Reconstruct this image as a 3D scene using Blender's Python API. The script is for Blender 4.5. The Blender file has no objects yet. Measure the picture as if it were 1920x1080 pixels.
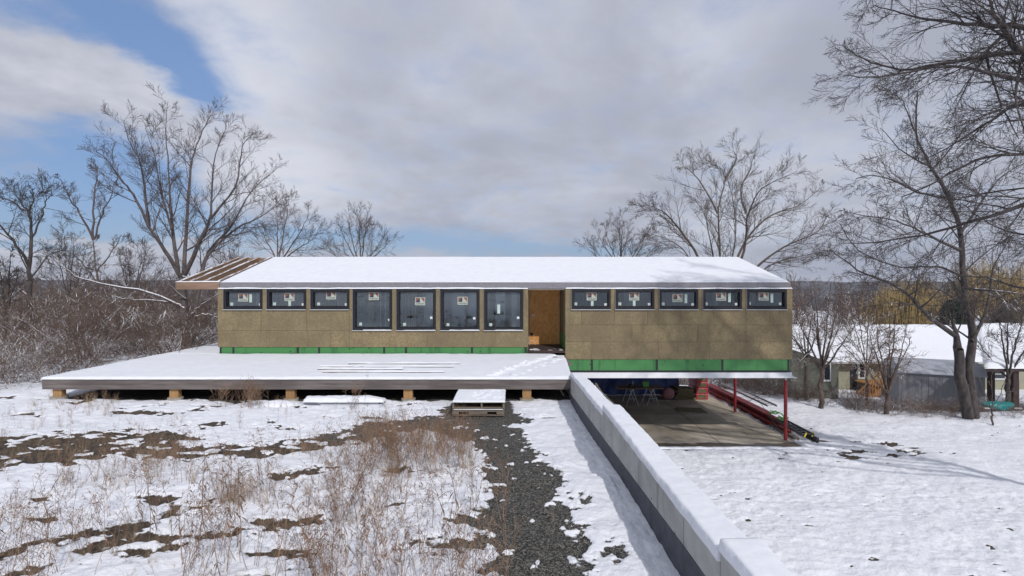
import bpy, math, random
import numpy as np
from mathutils import Vector, Matrix
random.seed(7); np.random.seed(7)
SC = bpy.context.scene
COL = SC.collection
EYE = 3.2; F = 960.0; CX = 957.0; CY = 537.0
def at(px, py, Y):
    return ((px-CX)/F*Y, Y, EYE-(py-CY)/F*Y)
def hx(px): return (px-CX)/50.0          # on the house front (19.2 m away, 50 px per metre)
def hz(py): return EYE-(py-CY)/50.0
YF = 19.2

# ------------------------------------------------------------------ noise (numpy)
def vnoise(x, y, seed=0):
    xi = np.floor(x).astype(np.int64); yi = np.floor(y).astype(np.int64)
    fx = x-xi; fy = y-yi
    fx = fx*fx*(3-2*fx); fy = fy*fy*(3-2*fy)
    def h(a, b):
        n = (a*374761393 + b*668265263 + seed*1442695041) & 0xffffffff
        n = ((n ^ (n >> 13))*1274126177) & 0xffffffff
        return ((n ^ (n >> 16)) & 0xffff)/65535.0
    return (h(xi, yi)*(1-fx)+h(xi+1, yi)*fx)*(1-fy) + (h(xi, yi+1)*(1-fx)+h(xi+1, yi+1)*fx)*fy
def fbm(x, y, seed=0, octs=4, gain=.5):
    s = 0; a = 1; t = 0
    for k in range(octs):
        s = s + a*vnoise(x*2**k+13.7*k, y*2**k-7.3*k, seed+k); t += a; a *= gain
    return s/t
def sst(a, b, x):
    t = np.clip((x-a)/(b-a), 0, 1); return t*t*(3-2*t)

# ------------------------------------------------------------------ material helpers
class N:
    def __init__(s, name, world=False):
        if world: s.nt = name
        else:
            s.m = bpy.data.materials.new(name); s.m.use_nodes = True; s.nt = s.m.node_tree
            s.b = s.nt.nodes['Principled BSDF']
    def n(s, t, **kw):
        o = s.nt.nodes.new(t)
        for k, v in kw.items():
            if k.startswith('_'): setattr(o, k[1:], v)
            else: s.put(o.inputs[int(k[1:]) if k[0] == 'i' and k[1:].isdigit() else k.replace('__', ' ')], v)
        return o
    def put(s, inp, v):
        if isinstance(v, bpy.types.NodeSocket): s.nt.links.new(v, inp)
        elif isinstance(v, (tuple, list)) and len(v) == 3 and inp.type == 'RGBA': inp.default_value = (*v, 1)
        else: inp.default_value = v
    def math(s, op, a, b=None, c=None, clamp=False):
        o = s.nt.nodes.new('ShaderNodeMath'); o.operation = op; o.use_clamp = clamp
        s.put(o.inputs[0], a)
        if b is not None: s.put(o.inputs[1], b)
        if c is not None: s.put(o.inputs[2], c)
        return o.outputs[0]
    def mix(s, f, a, b, mode='MIX'):
        o = s.nt.nodes.new('ShaderNodeMix'); o.data_type = 'RGBA'; o.blend_type = mode
        s.put(o.inputs[0], f); s.put(o.inputs[6], a); s.put(o.inputs[7], b); return o.outputs[2]
    def noise(s, scale, detail=4, rough=.55, vec=None, dist=0):
        o = s.nt.nodes.new('ShaderNodeTexNoise'); o.inputs['Scale'].default_value = scale
        o.inputs['Detail'].default_value = detail; o.inputs['Roughness'].default_value = rough
        o.inputs['Distortion'].default_value = dist
        if vec is not None: s.put(o.inputs['Vector'], vec)
        return o.outputs['Fac']
    def remap(s, v, a, b, c=0., d=1.):
        o = s.nt.nodes.new('ShaderNodeMapRange'); o.interpolation_type = 'SMOOTHSTEP'
        s.put(o.inputs[0], v); s.put(o.inputs[1], a); s.put(o.inputs[2], b); s.put(o.inputs[3], c); s.put(o.inputs[4], d)
        return o.outputs[0]
    def pos(s, scale=(1, 1, 1), obj=False):
        if obj:
            g = s.nt.nodes.new('ShaderNodeTexCoord').outputs['Object']
        else:
            g = s.nt.nodes.new('ShaderNodeNewGeometry').outputs['Position']
        o = s.nt.nodes.new('ShaderNodeVectorMath'); o.operation = 'MULTIPLY'
        s.put(o.inputs[0], g); o.inputs[1].default_value = scale; return o.outputs[0]
    def bump(s, h, strength=.3, dist=.01, nrm=None):
        o = s.nt.nodes.new('ShaderNodeBump'); s.put(o.inputs['Height'], h)
        o.inputs['Strength'].default_value = strength; o.inputs['Distance'].default_value = dist
        if nrm is not None: s.put(o.inputs['Normal'], nrm)
        s.put(s.b.inputs['Normal'], o.outputs[0]); return o.outputs[0]
    def attr(s, name):
        o = s.nt.nodes.new('ShaderNodeAttribute'); o.attribute_name = name; return o.outputs['Fac']
    def set(s, **kw):
        for k, v in kw.items(): s.put(s.b.inputs[k.replace('_', ' ')], v)
        return s.m

SNOW = (.83, .855, .91)
def m_simple(name, c, rough=.7, var=.15, scale=8, bump=0, metal=0, obj=False, stretch=(1, 1, 1), c2=None):
    g = N(name); v = g.noise(scale, 5, .6, g.pos(stretch, obj))
    dark = tuple(x*(1-var) for x in c) if c2 is None else c2; lite = tuple(min(1, x*(1+var)) for x in c) if c2 is None else c
    g.set(Base_Color=g.mix(g.remap(v, .3, .7), dark, lite), Roughness=rough, Metallic=metal)
    if bump: g.bump(v, bump, .01)
    return g.m
def m_snow(name='snow', sc=9, amt=.25):
    g = N(name); p = g.pos()
    a = g.noise(sc, 5, .6, p); b = g.noise(sc*14, 2, .6, p)
    g.set(Base_Color=g.mix(g.remap(a, .3, .7), (.80, .825, .885), (.86, .88, .925)), Roughness=.75)
    g.bump(g.math('ADD', a, g.math('MULTIPLY', b, .25)), amt, .03)
    return g.m
def m_clad():
    g = N('fibre_panel'); p = g.pos(); t = g.attr('tone')
    v = g.nt.nodes.new('ShaderNodeTexVoronoi'); v.inputs['Scale'].default_value = 26; g.put(v.inputs['Vector'], g.pos((1, 1, .7)))
    v2 = g.nt.nodes.new('ShaderNodeSeparateColor'); g.put(v2.inputs[0], v.outputs['Color'])
    big = g.noise(1.1, 5, .6, p); fine = g.noise(60, 3, .7, p)
    c = g.mix(v2.outputs[0], (.222, .172, .092), (.315, .25, .142))
    c = g.mix(g.remap(big, .35, .65), g.mix(.45, c, (.140, .110, .066)), c); c = g.mix(g.remap(g.noise(3, 4, .6, g.pos((1.6, 1, .25))), .52, .75, 0, .35), c, (.12, .092, .055))
    c = g.mix(g.math('MULTIPLY', t, .62), c, (.150, .118, .070))
    c = g.mix(g.remap(fine, .55, .75, 0, .4), c, (.32, .265, .18))
    g.set(Base_Color=c, Roughness=.85); g.bump(g.math('ADD', fine, v2.outputs[1]), .25, .006)
    return g.m
def m_foam():
    g = N('green_foam'); p = g.pos((1, 0, 1))
    v = g.nt.nodes.new('ShaderNodeTexVoronoi'); v.inputs['Scale'].default_value = 3.4; g.put(v.inputs['Vector'], p)
    spot = g.remap(v.outputs['Distance'], .07, .11, 1, 0)
    st = g.noise(1.7, 4, .6, g.pos((2, 0, .35)))
    c = g.mix(g.remap(st, .52, .68), (.062, .235, .072), (.036, .15, .05))
    c = g.mix(spot, c, (.012, .02, .016)); g.set(Base_Color=c, Roughness=.6); return g.m
def m_wood(name, a, b, sc=3, rough=.75, axis=0, bump=.3, knots=False):
    g = N(name); st = [14, 14, 14]; st[axis] = .8
    p = g.pos(tuple(x*sc/3 for x in st)); w = g.noise(1.5, 6, .65, p, .4)
    c = g.mix(g.remap(w, .3, .7), a, b)
    w2 = g.noise(.9, 3, .5, g.pos()); c = g.mix(g.remap(w2, .4, .8, 0, .5), c, tuple(x*.55 for x in a))
    g.set(Base_Color=c, Roughness=rough); g.bump(w, bump, .01); return g.m
def m_plywood():
    g = N('plywood'); p = g.pos((1, 1, .3)); n = g.noise(3.2, 3, .5, p, .8)
    rings = g.math('FRACT', g.math('MULTIPLY', n, 9.)); r = g.math('PINGPONG', rings, .5)
    c = g.mix(g.math('MULTIPLY', r, 2.), (.66, .29, .08), (.86, .46, .16))
    sep = g.nt.nodes.new('ShaderNodeSeparateXYZ'); g.put(sep.inputs[0], g.pos())
    v = g.nt.nodes.new('ShaderNodeTexVoronoi'); v.inputs['Scale'].default_value = 5.5; g.put(v.inputs['Vector'], g.pos((1, 0, .7)))
    k = g.remap(v.outputs['Distance'], .10, .17, 1, 0)
    band = g.math('ADD', g.remap(g.math('ABSOLUTE', g.math('SUBTRACT', sep.outputs[2], 2.62)), .12, .2, 1, 0),
                  g.remap(g.math('ABSOLUTE', g.math('SUBTRACT', sep.outputs[2], 1.38)), .1, .18, 1, 0))
    c = g.mix(g.math('MULTIPLY', k, band, clamp=True), c, (.07, .022, .012))
    g.set(Base_Color=c, Roughness=.7); return g.m
def m_conc(name, c, seams=False):
    g = N(name); p = g.pos(); n = g.noise(2.2, 8, .62, p)
    v = g.nt.nodes.new('ShaderNodeTexVoronoi'); v.inputs['Scale'].default_value = 13; g.put(v.inputs['Vector'], p)
    pit = g.remap(v.outputs['Distance'], .05, .09, 1, 0)
    pn = g.remap(g.noise(4, 2, .5, p), .5, .6)
    col = g.mix(g.remap(n, .3, .7), tuple(x*.72 for x in c), c)
    st = g.noise(5, 4, .6, g.pos((1, 1, .12))); col = g.mix(g.remap(st, .45, .72, 0, .6), col, tuple(x*.6 for x in c))
    col = g.mix(g.math('MULTIPLY', pit, pn), col, (.06, .06, .06))
    g.set(Base_Color=col, Roughness=.85); g.bump(g.math('SUBTRACT', g.noise(40, 3, .6, p), pit), .25, .005); return g.m
def m_slab():
    g = N('slab_concrete'); p = g.pos(); n = g.noise(.7, 7, .62, p, .4)
    col = g.mix(g.remap(n, .35, .65), (.36, .31, .24), (.56, .50, .41))
    wet = g.math('ADD', g.noise(1.6, 5, .6, g.pos((.5, 1.6, 1))), g.attr('wet'))
    w = g.remap(wet, .93, 1.0); col = g.mix(w, col, (.10, .085, .065))
    g.set(Base_Color=col, Roughness=g.remap(w, 0, 1, .8, .4)); g.bump(g.noise(50, 3, .6, p), .15, .004); return g.m
def m_bark(name, a, b, snow=.0, thr=.55):
    g = N(name); n = g.noise(7, 5, .6, g.pos((1, 1, .35)))
    c = g.mix(g.remap(n, .35, .65), a, b)
    if snow:
        sep = g.nt.nodes.new('ShaderNodeSeparateXYZ'); ge = g.nt.nodes.new('ShaderNodeNewGeometry'); g.put(sep.inputs[0], ge.outputs['Normal'])
        k = g.math('MULTIPLY', g.remap(sep.outputs[2], thr, thr+.15), g.remap(g.noise(.9, 4, .6, g.pos()), .62-.3*snow, .70-.3*snow))
        c = g.mix(k, c, SNOW)
    g.set(Base_Color=c, Roughness=.9); g.bump(n, .5, .02); return g.m
def m_glass():
    g = N('window_glass'); nt = g.nt
    g1 = g.n('ShaderNodeBsdfGlossy', Color=(.9, .95, 1), Roughness=.02)
    t = g.n('ShaderNodeBsdfTransparent', Color=(.86, .92, .94))
    fr = g.n('ShaderNodeFresnel', IOR=1.6); f = g.math('ADD', g.math('MULTIPLY', fr.outputs[0], 1.05), .032, clamp=True)
    mx = g.n('ShaderNodeMixShader', i0=f, i1=t.outputs[0], i2=g1.outputs[0])
    nt.links.new(mx.outputs[0], nt.nodes['Material Output'].inputs[0]); return g.m

M = {}
M['snow'] = m_snow(); M['snow_fine'] = m_snow('snow_smooth', 4, .12)
M['clad'] = m_clad(); M['foam'] = m_foam()
M['tape'] = m_simple('black_tape', (.03, .033, .038), .5, .5, 18, c2=(.006, .007, .009))
M['fascia'] = m_simple('grey_membrane', (.235, .228, .25), .8, .10, 14)
M['flash'] = m_simple('pale_metal', (.62, .64, .68), .45, .06, 3)
M['frame'] = m_simple('black_window_frame', (.008, .009, .014), .6, .1, 5)
M['glass'] = m_glass()
M['raft'] = m_wood('rafter_timber', (.23, .14, .09), (.36, .24, .155), 3, axis=1)
M['beam'] = m_wood('beam_timber', (.24, .15, .10), (.36, .24, .17), 3, axis=0)
M['rim'] = m_wood('weathered_timber', (.12, .10, .094), (.22, .19, .178), 2.4, axis=0)
M['post'] = m_wood('post_timber', (.36, .20, .08), (.50, .30, .13), 3, axis=2)
M['ply'] = m_plywood(); M['ply2'] = m_simple('fresh_plywood', (.55, .27, .085), .7, .2, 4)
M['conc'] = m_conc('wall_concrete', (.53, .525, .51)); M['conc2'] = m_conc('footing_concrete', (.42, .39, .34))
M['darkmem'] = m_simple('damp_proof_coating', (.062, .068, .085), .7, .3, 6, .2)
M['slab'] = m_slab()
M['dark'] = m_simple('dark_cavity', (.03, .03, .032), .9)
M['gyps'] = m_simple('interior_board', (.62, .64, .66), .8, .15, 1.5)
M['stud'] = m_wood('stud_timber', (.40, .28, .17), (.55, .40, .26), 3, axis=2)
M['inner'] = m_simple('interior_floor', (.22, .19, .15), .7)
M['red'] = m_simple('red_paint', (.26, .022, .026), .5, .2, 9)
M['redw'] = m_simple('red_wrap', (.50, .025, .05), .35, .2, 5)
M['batt'] = m_simple('mineral_wool', (.17, .14, .08), .95, .35, 14, .6)
M['tarp'] = m_simple('blue_tarp', (.02, .06, .24), .4, .4, 2.5, .4)
M['pink'] = m_simple('pink_plastic', (.36, .17, .18), .5, .3, 7)
M['steel'] = m_simple('galvanised_steel', (.42, .43, .45), .45, .1, 9, metal=.6)
M['cable'] = m_simple('dark_cable', (.07, .075, .085), .5)
M['pallet'] = m_wood('pallet_timber', (.15, .12, .10), (.30, .25, .20), 2.6, axis=0)
M['green'] = m_simple('green_strap', (.10, .36, .08), .5); M['yellow'] = m_simple('yellow_tag', (.7, .55, .05), .5)
M['cream'] = m_simple('sticker_cream', (.46, .50, .42), .6, .02); M['mint'] = m_simple('label_mint', (.50, .62, .56), .6, .02)
M['white'] = m_simple('white_label', (.75, .77, .75), .6, .02)
M['brick'] = m_simple('sticker_red', (.25, .10, .075), .6, .02); M['navy'] = m_simple('sticker_navy', (.035, .045, .09), .6, .02)
M['bark'] = m_bark('grey_bark', (.082, .067, .065), (.145, .12, .115))
M['bark_snow'] = m_bark('grey_bark_snowy', (.075, .055, .048), (.155, .115, .10), .55, .5)
M['bark_low'] = m_bark('snow_laden_bark', (.085, .062, .055), (.17, .125, .11), 1.2, .15)
M['bark_dark'] = m_bark('dark_bark', (.045, .038, .037), (.095, .080, .077), .22, .6)
M['bark_tan'] = m_bark('tan_bark', (.085, .07, .06), (.15, .125, .105))
M['brush'] = m_bark('brush_twig', (.105, .072, .056), (.20, .14, .105), .35, .45)
M['brush_snow'] = m_bark('brush_twig_snowy', (.105, .072, .058), (.20, .145, .112), .5, .3)
M['farwood'] = m_simple('far_twig', (.10, .068, .058), .9, .3, .3)
M['willow'] = m_simple('willow_twig', (.30, .22, .10), .9, .3, .5)
M['ever'] = m_simple('evergreen_needle', (.040, .062, .045), .9, .4, .8)
M['weed'] = m_simple('dry_stalk', (.27, .175, .115), .9, .45, 3); M['weedleaf'] = m_simple('dry_leaf', (.155, .088, .054), .9, .5, 4)
M['straw'] = m_simple('straw', (.38, .28, .18), .9, .3, 3)
M['sage'] = m_simple('olive_siding', (.33, .32, .235), .85, .1, 2, stretch=(.3, .3, 12)); M['sage_dark'] = m_simple('dark_olive_siding', (.12, .125, .10), .85, .1, 2, stretch=(.3, .3, 12))
M['trim'] = m_simple('white_trim', (.62, .63, .62), .6, .05); M['pane_dark'] = m_simple('dark_pane', (.03, .035, .045), .1, .1)
M['cedar'] = m_wood('orange_cedar', (.33, .15, .055), (.46, .23, .09), 2, axis=2)
M['shed'] = m_simple('grey_shed_skin', (.20, .205, .22), .6, .15, 2, stretch=(6, 6, .4)); M['shedroof'] = m_simple('shed_roof', (.36, .38, .43), .5, .1, 2)
M['teal'] = m_simple('teal_plastic', (.01, .22, .22), .4); M['darkpost'] = m_simple('dark_post', (.05, .03, .028), .8)

# ------------------------------------------------------------------ mesh builder
class MB:
    def __init__(s): s.v = []; s.f = []; s.m = []; s.t = []; s.mats = []; s.att = []
    def mi(s, mat):
        mat = M[mat] if isinstance(mat, str) else mat
        if mat not in s.mats: s.mats.append(mat)
        return s.mats.index(mat)
    def poly(s, pts, mat):
        i = len(s.v); s.v += [tuple(p) for p in pts]; s.f.append(tuple(range(i, i+len(pts)))); s.m.append(s.mi(mat)); return s
    def hexa(s, p, mat, tone=0.):          # p: 8 corners, bottom 4 ccw, top 4 ccw
        i = len(s.v); s.v += [tuple(q) for q in p]; k = s.mi(mat)
        for f in ((3, 2, 1, 0), (4, 5, 6, 7), (0, 1, 5, 4), (1, 2, 6, 5), (2, 3, 7, 6), (3, 0, 4, 7)):
            s.f.append(tuple(i+j for j in f)); s.m.append(k)
        s.att += [tone]*0
        s.t.append((i, i+8, tone)); return s
    def box(s, x0, x1, y0, y1, z0, z1, mat, tone=0.):
        return s.hexa([(x0, y0, z0), (x1, y0, z0), (x1, y1, z0), (x0, y1, z0), (x0, y0, z1), (x1, y0, z1), (x1, y1, z1), (x0, y1, z1)], mat, tone)
    def beam(s, a, b, w, h, mat):          # bar from a to b, width w across, height h
        a = Vector(a); b = Vector(b); d = (b-a).normalized()
        up = Vector((0, 0, 1)) if abs(d.z) < .95 else Vector((0, 1, 0))
        sx = d.cross(up).normalized()*w/2; sz = sx.cross(d).normalized()*h/2
        q = [a-sx-sz, a+sx-sz, b+sx-sz, b-sx-sz, a-sx+sz, a+sx+sz, b+sx+sz, b-sx+sz]
        return s.hexa(q, mat)
    def cyl(s, a, b, r, mat, n=12, r2=None):
        a = Vector(a); b = Vector(b); d = (b-a).normalized(); r2 = r if r2 is None else r2
        up = Vector((0, 0, 1)) if abs(d.z) < .95 else Vector((0, 1, 0))
        u = d.cross(up).normalized(); w = u.cross(d); i = len(s.v); k = s.mi(mat)
        for c, rr in ((a, r), (b, r2)):
            for j in range(n):
                t = 2*math.pi*j/n; s.v.append(tuple(c+u*math.cos(t)*rr+w*math.sin(t)*rr))
        for j in range(n):
            s.f.append((i+j, i+(j+1) % n, i+n+(j+1) % n, i+n+j)); s.m.append(k)
        s.f.append(tuple(i+n-1-j for j in range(n))); s.m.append(k)
        s.f.append(tuple(i+n+j for j in range(n))); s.m.append(k); return s
    def build(s, name, parent=None, smooth=False, bevel=0, label=None):
        me = bpy.data.meshes.new(name); me.from_pydata(s.v, [], s.f)
        for m in s.mats: me.materials.append(m)
        me.polygons.foreach_set('material_index', s.m)
        if s.t:
            a = me.attributes.new('tone', 'FLOAT', 'POINT'); d = np.zeros(len(s.v))
            for i, j, t in s.t: d[i:j] = t
            a.data.foreach_set('value', d)
        if smooth: me.polygons.foreach_set('use_smooth', [True]*len(me.polygons))
        me.update()
        o = bpy.data.objects.new(name, me); COL.objects.link(o)
        if parent is not None:
            o.parent = parent; o.matrix_parent_inverse = Matrix.Translation(-parent.location)
        if bevel:
            b = o.modifiers.new('b', 'BEVEL'); b.width = bevel; b.segments = 2; b.limit_method = 'ANGLE'
        if label: o['label'] = label
        return o
def npmesh(name, V, Fq, mats, parent=None, smooth=True, attrs={}, mi=None):
    me = bpy.data.meshes.new(name); n = len(V); k = Fq.shape[1]
    me.vertices.add(n); me.vertices.foreach_set('co', np.ascontiguousarray(V, dtype=np.float32).ravel())
    me.loops.add(Fq.size); me.loops.foreach_set('vertex_index', np.ascontiguousarray(Fq, dtype=np.int32).ravel())
    me.polygons.add(len(Fq)); me.polygons.foreach_set('loop_start', np.arange(0, Fq.size, k, dtype=np.int32))
    for m in mats: me.materials.append(M[m] if isinstance(m, str) else m)
    if mi is not None: me.polygons.foreach_set('material_index', mi.astype(np.int32))
    me.polygons.foreach_set('use_smooth', np.full(len(Fq), smooth))
    for a, d in attrs.items():
        me.attributes.new(a, 'FLOAT', 'POINT').data.foreach_set('value', np.asarray(d, dtype=np.float32).ravel())
    me.update(calc_edges=True)
    o = bpy.data.objects.new(name, me); COL.objects.link(o)
    if parent is not None:
        o.parent = parent; o.matrix_parent_inverse = Matrix.Translation(-parent.location)
    return o
def tag(o, label=None, cat=None, group=None, kind=None):
    if label: o['label'] = label
    if cat: o['category'] = cat
    if group: o['group'] = group
    if kind: o['kind'] = kind
    return o
def empty(name, loc, label=None, cat=None, group=None):
    o = bpy.data.objects.new(name, None); COL.objects.link(o); o.location = loc
    o.empty_display_size = .2
    return tag(o, label, cat, group)
def gridfaces(nx, ny, keep=None):
    i = np.arange((nx-1)*(ny-1)); a = (i // (nx-1))*nx + i % (nx-1)
    Fq = np.stack([a, a+1, a+1+nx, a+nx], 1)
    return Fq if keep is None else Fq[keep.ravel()]
def snow_slab(name, xs, ys, zfun, thick, parent, mat='snow', mask=None, edge=.04, xmap=None, seed=3, amp=.008, label=None):
    """rounded blanket of snow on a surface zfun(x,y), with ragged rounded edges"""
    X, Y = np.meshgrid(xs, ys); x0, x1, y0, y1 = xs[0], xs[-1], ys[0], ys[-1]
    d = np.minimum(np.minimum(X-x0, x1-X), np.minimum(Y-y0, y1-Y))
    t = np.sqrt(np.clip(1-(1-np.clip(d/edge, 0, 1))**2, 0, 1))
    jx = (fbm(X*5, Y*5, seed+9)-.5)*edge*.9; jy = (fbm(X*5, Y*5, seed+19)-.5)*edge*.9
    Z = zfun(X, Y) + (thick+(fbm(X*1.5, Y*1.5, seed)-.5)*2*amp*2+(fbm(X*7, Y*7, seed+1)-.5)*amp)*t - .004
    if mask is not None: Z = Z + mask(X, Y)
    e = (d < edge)
    X2 = X+np.where(e, jx, 0); Y2 = Y+np.where(e, jy, 0)
    if xmap is not None: X2 = xmap(X2, Y2)
    V = np.stack([X2, Y2, Z], 2).reshape(-1, 3)
    o = npmesh(name, V, gridfaces(len(xs), len(ys)), [mat], parent)
    if label: o['label'] = label
    return o
def lin(a, b, step): return np.linspace(a, b, max(3, int(abs(b-a)/step)+1))

# ------------------------------------------------------------------ ground
WL, WR = 1.68, 1.98          # retaining wall faces
def zleft(x, y):
    return .3 - .3*sst(5, 13.5, y) + 1.3*sst(3, -1, y) + .12*sst(-5, -12, x)*sst(16, 9, y)
def yedge(x): return np.interp(x, [0, 11, 14.5, 16, 17, 22, 40], [33, 28.6, 26.2, 23.6, 22.3, 22.2, 24])
def zright(x, y):
    s = y-yedge(x)
    return -2.62 - 1.45*sst(0, 9, s)
def Hbase(x, y):
    w = .07+np.clip(y-28.5, 0, 30)*.35
    t = sst(-w, w, x-1.84)
    z = zleft(x, y)*(1-t) + zright(x, y)*t
    z = z - 45*sst(60, 420, y) - 10*sst(420, 900, y)
    z = z - 12*sst(45, 200, -x)*sst(30, 60, y) - 8*sst(60, 250, x)
    return z
def px2g(px, py):            # where the sight line of a photo point meets the terrace
    z = .15; Y = 8
    for _ in range(12):
        Y = (EYE-z)*F/(py-CY); z = float(zleft((px-CX)/F*Y, Y))
    return ((px-CX)/F*Y, Y)
tracks = [  # (pixel polyline, half width m) bare strips worn through the snow
    ([(-60, 845), (120, 836), (230, 832)], 1.25, 'd'), ([(200, 832), (330, 850), (450, 845), (560, 838), (640, 822), (740, 800), (800, 790)], .50, 'd'),
    ([(-40, 1050), (80, 1022), (200, 1000), (270, 985)], .10, 'd'), ([(240, 995), (300, 975), (400, 945)], .11, 'd'),
    ([(260, 1045), (350, 1020), (430, 1000)], .09, 'd'), ([(430, 1000), (500, 985), (575, 975)], .16, 'd'), ([(530, 897), (580, 888)], .16, 'd'),
    ([(590, 880), (640, 874)], .06, 'd'), ([(860, 975), (900, 985), (940, 980)], .12, 'g'), ([(780, 1020), (850, 1028), (900, 1015)], .13, 'g'),
    ([(0, 1075), (60, 1068)], .08, 'd'), ([(230, 770), (330, 775)], .2, 'd'),([(620,830),(680,825)],.15,'d'),
    ([(700, 800), (800, 795), (900, 792), (950, 785)], .60, 'g'),
    ([(860, 800), (930, 825), (955, 850)], .50, 'g'), ([(1088, 938), (1096, 946)], .06, 'g'), ([(1150, 1028), (1166, 1042)], .07, 'g'), ([(925, 800), (960, 850), (978, 900), (985, 960), (997, 1010), (1010, 1090), (1020, 1150)], .50, 'g'),
    ([(1000, 990), (1060, 1010), (1090, 1060)], .11, 'g'), ([(1010, 870), (1045, 900)], .14, 'g')]
def seg_dist(X, Y, pts):
    D = np.full(X.shape, 1e9)
    for (ax, ay), (bx, by) in zip(pts[:-1], pts[1:]):
        vx, vy = bx-ax, by-ay; t = np.clip(((X-ax)*vx+(Y-ay)*vy)/(vx*vx+vy*vy), 0, 1)
        D = np.minimum(D, np.hypot(X-ax-t*vx, Y-ay-t*vy))
    return D
TR = [([px2g(*p) for p in pts], w, k) for pts, w, k in tracks]
def snowmask(X, Y):
    n1 = fbm(X*1.6, Y*2.4, 5, 5, .6); n2 = fbm(X*6, Y*9, 31, 3)
    S = np.ones_like(X)*2.
    G = np.zeros_like(X)
    for pts, w, k in TR:
        d = seg_dist(X, Y, pts) + (n1-.5)*w*1.35 + (n2-.5)*min(w, .3)*1.3
        S = np.minimum(S, .5+(d-w)/.20)
        if k == 'g': G = np.maximum(G, np.clip(1.3-d/(w*1.6+.25), 0, 1)*1.4)
    e_ = np.exp(-((S-.6)/1.0)**2); S = S+e_*(fbm(X*11, Y*15, 222, 3)-.5)*2.4
    left = (X < 1.7)
    # random holes in the weedy snow, more beside the path and at far left
    hole = fbm(X*1.1+4, Y*2.0, 77, 5, .62)
    S = np.where(left, np.minimum(S, .5+(.665+.2*sst(-.6, .1, X)*sst(12.5, 11, Y)-hole)*14), S)
    fle = fbm(X*3.2, Y*5, 140, 4); S = np.where((X > 2.3) & (Y < 22), np.minimum(S, .5+(.735-fle+.05*np.minimum(1, np.hypot((X-4.6)/1.6, (Y-13.5)/1.5)))*12), S)
    crumbs = fbm(X*4, Y*6, 99, 3)                     # loose snow lumps lying on the bare strips
    S = np.where((crumbs > .64) & (G < 2), np.maximum(S, .5+(crumbs-.64)*14-1.3*G), S)
    # right hand yard: sparse dark tufts
    h2 = fbm(X*1.3, Y*2.6, 123, 5, .62)
    S2 = .5+(.60+.03*sst(12,6,Y)*0-h2+.22*sst(0, 5, np.hypot((X-12.6), (Y-18.4)*1.8)))*14
    S = np.where(X > 2, np.minimum(S2, S), S)
    under = (Y > 14.55) & (X > -12.75) & (X < 1.7) & (Y < 28)
    S = np.where(under, -1., S); G = np.where(under, 1., G)
    pd = np.maximum(np.abs(X+.8)-.72, np.maximum(np.abs(Y-13.3)-.85, 0)); S = np.where(left, np.minimum(S, -.3+pd*6+(n2-.5)*1.2), S); G = np.where(left, np.maximum(G, 1-pd*2), G)
    lo = (Y > 14.2) & (Y <= 14.6) & (X > -12.7) & (X < 1.7)
    S = np.where(lo, np.minimum(S, .5+(14.42+(n1-.5)*.5-Y)*8), S)
    S = np.where((X > 2) & (Y > 19) & (Y < 28) & (X < 10.5), -1., S)
    return np.clip(S, -1, 2), np.clip(G, 0, 1)
def Hfull(X, Y, S=None):
    if S is None: S, _ = snowmask(X, Y)
    near = sst(60, 30, Y)*sst(60, 30, np.abs(X))
    left = (X < 1.75)
    Z = Hbase(X, Y) + near*((fbm(X*.5, Y*.5, 41)-.5)*.16 + np.where(left, (fbm(X*2.3, Y*2.3, 51)-.5)*.09, (fbm(X*1.6, Y*1.6, 52)-.5)*.04))*np.where((X > WL-.15) & (X < 2.1), .3, 1)
    lump = fbm(X*5.5, Y*5.5, 61, 3)
    Z = Z + sst(.2, 1.1, S)*near*(.045+.05*(lump-.5)) + near*np.where(left, 0, 1)*(np.abs(fbm(X*3.4, Y*3.4, 71, 3)-.5)*-.20*fbm(X*.35, Y*.6, 73, 3)+(fbm(X*.8, Y*1.6, 74, 3)-.5)*.10)
    Z = Z + (1-sst(.2, .8, S))*near*(fbm(X*22, Y*22, 81, 2)-.5)*.03
    pd = np.maximum(np.abs(X+.8)-.75, np.abs(Y-13.3)-.8); Z = np.where(X < 1.7, Z-.045*sst(9, 12, Y), Z); Z = np.where((X < 1.7), np.where(pd < .5, -.02+(Z+.02)*sst(0, .5, pd), Z), Z)
    # tamed under the slab
    sl = (X > 1.98) & (X < 10.7) & (Y > 18.4) & (Y < 28.6)
    Z = np.where(sl, -2.85, Z)
    # the two banks either side of the hidden step inside the wall
    return Z
def coords(parts):
    out = []
    for a, b, n in parts: out.append(np.linspace(a, b, n, endpoint=False))
    return np.concatenate(out)
xs = np.concatenate([-np.geomspace(2600, 62, 16), coords([(-60, -30, 30), (-30, -16, 50), (-16, -8, 160), (-8, 1.68, 400), (1.68, 2.05, 6), (2.05, 14, 240), (14, 30, 130), (30, 60, 30)]), np.geomspace(60, 2600, 16)])
ys = np.concatenate([coords([(-60, -5, 12), (-5, 4.3, 20), (4.3, 8.5, 190), (8.5, 15, 190), (15, 30, 200), (30, 60, 60)]), np.geomspace(60, 2600, 24)])
X, Y = np.meshgrid(xs, ys); S, G = snowmask(X, Y); Z = Hfull(X, Y, S)
Z = Z - .9*sst(1.8, 6, X)*sst(0, 1, (Y-28.7)/6)*0
g = N('ground_cover'); p = g.pos()
sa = g.attr('snowc'); ga = g.attr('gravelc')
fn = g.noise(16, 5, .65, p); fn2 = g.noise(90, 3, .6, p)
fac = g.remap(g.math('ADD', sa, g.math('MULTIPLY', g.math('SUBTRACT', fn, .5), 1.1)), .42, .60)
vor = g.nt.nodes.new('ShaderNodeTexVoronoi'); vor.inputs['Scale'].default_value = 62; g.put(vor.inputs['Vector'], p)
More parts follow.
